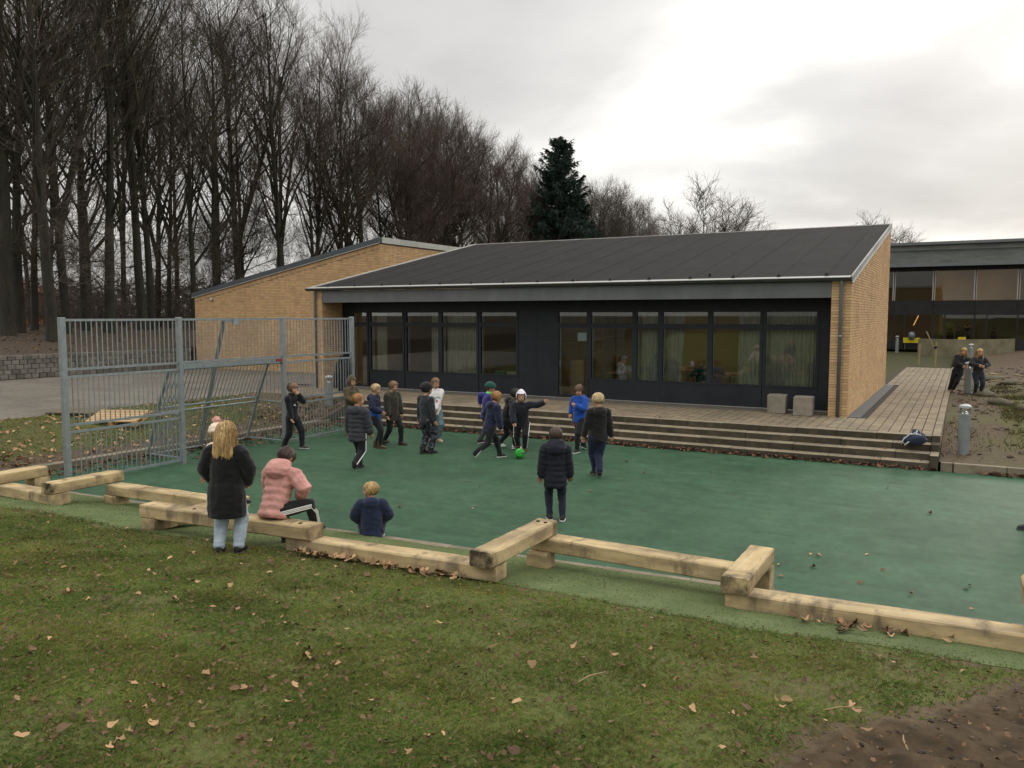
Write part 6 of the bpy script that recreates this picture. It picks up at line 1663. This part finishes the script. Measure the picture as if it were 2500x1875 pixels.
def litter(name, n, gen, mats, smin, smax, label, cat='leaves'):
    mb = MB()
    for i in range(n):
        x, y, z = gen(); v, f = LEAF[rl.randrange(6)]; s = rl.uniform(smin, smax)
        E_ = Euler((rl.uniform(-.7,.7), rl.uniform(-.7,.7), rl.uniform(0,6.3))).to_matrix()*s
        mb.add([(E_ @ Vector(q)) + Vector((x,y,z)) for q in v], f)
    o = mb.build(name, mats); tag(o, label, cat, kind='stuff')
m_red = M('red_brown_leaf', (.17,.085,.048), (.105,.054,.033), scale=3, rough=.8, rnd=.45, hue=.014)
def g_steps():
    x = -15.1 + 14.7*rl.random()**.85; y = 17.455 - abs(rl.gauss(0, .07)); return x, y, .015+rl.random()*.05*(1 if y > 17.38 else .3)
litter('leaf_litter', 600, g_steps, m_red, .03, .055, 'red brown leaves drifted along the foot of the steps')
def g_kerb():
    x = .3 + rl.random()*3.0; return x, 17.43-abs(rl.gauss(0,.05)), .015+rl.random()*.05
litter('leaf_litter', 120, g_kerb, m_red, .03, .055, 'red brown leaves along the kerb right of the steps')
def g_corner():
    x = -15.12 + abs(rl.gauss(0, .55)); y = rl.uniform(8.3, 17.3); return min(x, -13.65), y, .02+.04*rl.random()
litter('leaf_litter', 800, g_corner, m_red, .03, .06, 'red brown leaves between the fence and the left kerb')
def g_bank():
    x = rl.uniform(-19.2, -15.35); y = rl.uniform(4.5, 18.2); return x, y, z_bankL(x, y)+.03
litter('leaf_litter', 900, g_bank, m_leaf, .03, .065, 'dead leaves scattered over the bank behind the fence')
def g_bank2():
    x = rl.uniform(-17.2, -15.35); y = rl.choice((rl.uniform(4.5, 9.3), rl.uniform(15.6, 18.2))); return x, y, z_bankL(x, y)+.03
litter('leaf_litter', 900, g_bank2, m_leafd, .03, .06, 'dark leaf litter in the bare corners of the bank')
def g_lawn():
    while True:
        y = rl.uniform(1.6, 6.8); x = rl.uniform(-1.86*y-.3, .08*y+.4)
        if y < y_turf(x)+.15: return x, y, z_lawn(x, y)+.020
litter('leaf_litter', 3200, g_lawn, m_leafd, .008, .024, 'small crumbs of dead leaf among the grass')
def g_tread():
    k = rl.randrange(4); return rl.uniform(-15, -.6), [17.6,17.92,18.25,18.5][k]+rl.uniform(-.1,.1), .135*(k+1)+.012
litter('leaf_litter', 45, g_tread, m_red, .02, .04, 'few leaves lying on the step treads')
def g_wood():
    x = rl.uniform(-44, -31.7); y = rl.uniform(10, 40); return x, y, base_h(x, y)+.02
litter('leaf_litter', 1200, g_wood, m_leafd, .04, .09, 'leaf litter on the woodland floor above the retaining wall')
# clods of mud
mb = MB(); n = 0
while n < 320:
    y = rl.uniform(2.4, 6.7); x = rl.uniform(-1.3, .9)
    if rl.random() > mud_at(x, y): continue
    r_ = rl.uniform(.004,.016); s_ = MB(); s_.ellipsoid((x, y, z_lawn(x, y)+.06*mud_at(x,y)*(nz(x,y,5,1)+.5*nz(x*.5,y,11,3))+r_*.1), (r_*rl.uniform(.8,1.8), r_, r_*.55), Matrix.Rotation(rl.uniform(0,3), 3, 'Z'), 7, 5); mb.add([Vector(q)+Vector((rl.gauss(0,1), rl.gauss(0,1), rl.gauss(0,.6)))*r_*.22 for q in s_.v], s_.f); n += 1
o = mb.build('mud_clods', M('wet_mud', (.060,.042,.028), (.030,.021,.015), scale=8, rough=.7, rnd=.3)); tag(o, 'clods of trampled mud at the right of the slope', 'mud', kind='stuff')
mb = MB(); n = 0
while n < 420:
    y = rl.uniform(18, 44); x = rl.uniform(-.25, 4)
    r_ = rl.uniform(.02,.07); s_ = MB(); s_.ellipsoid((x, y, z_bankR(x, y)+r_*.1), (r_*rl.uniform(.8,1.8), r_, r_*.5), Matrix.Rotation(rl.uniform(0,3), 3, 'Z'), 7, 5); mb.add([Vector(q)+Vector((rl.gauss(0,1), rl.gauss(0,1), rl.gauss(0,.6)))*r_*.22 for q in s_.v], s_.f); n += 1
o = mb.build('earth_clods', M('dry_earth', (.105,.078,.054), (.06,.045,.032), scale=5, rough=.95, rnd=.3)); tag(o, 'clods of earth on the bank beside the terrace', 'earth', kind='stuff')
for i, (x, y, ln, lab) in enumerate([(-.55,4.95,.22,'thin broken stick on the edge of the mud'), (-.2,4.6,.15,'short pale stick lying in the mud'), (-1.95,4.5,.26,'pale twig lying in the grass right of centre')]):
    a = rl.uniform(0,3); d = Vector((math.cos(a), math.sin(a), 0))*ln/2; c = Vector((x,y,z_lawn(x,y)+.02))
    o = MB().tube([c-d, c+Vector((0,0,.012)), c+d+Vector((.02,.01,0))], [.004,.005,.003], 5).build('stick', M('pale_stick', (.30,.22,.12), rough=.8)); tag(o, lab, 'stick')
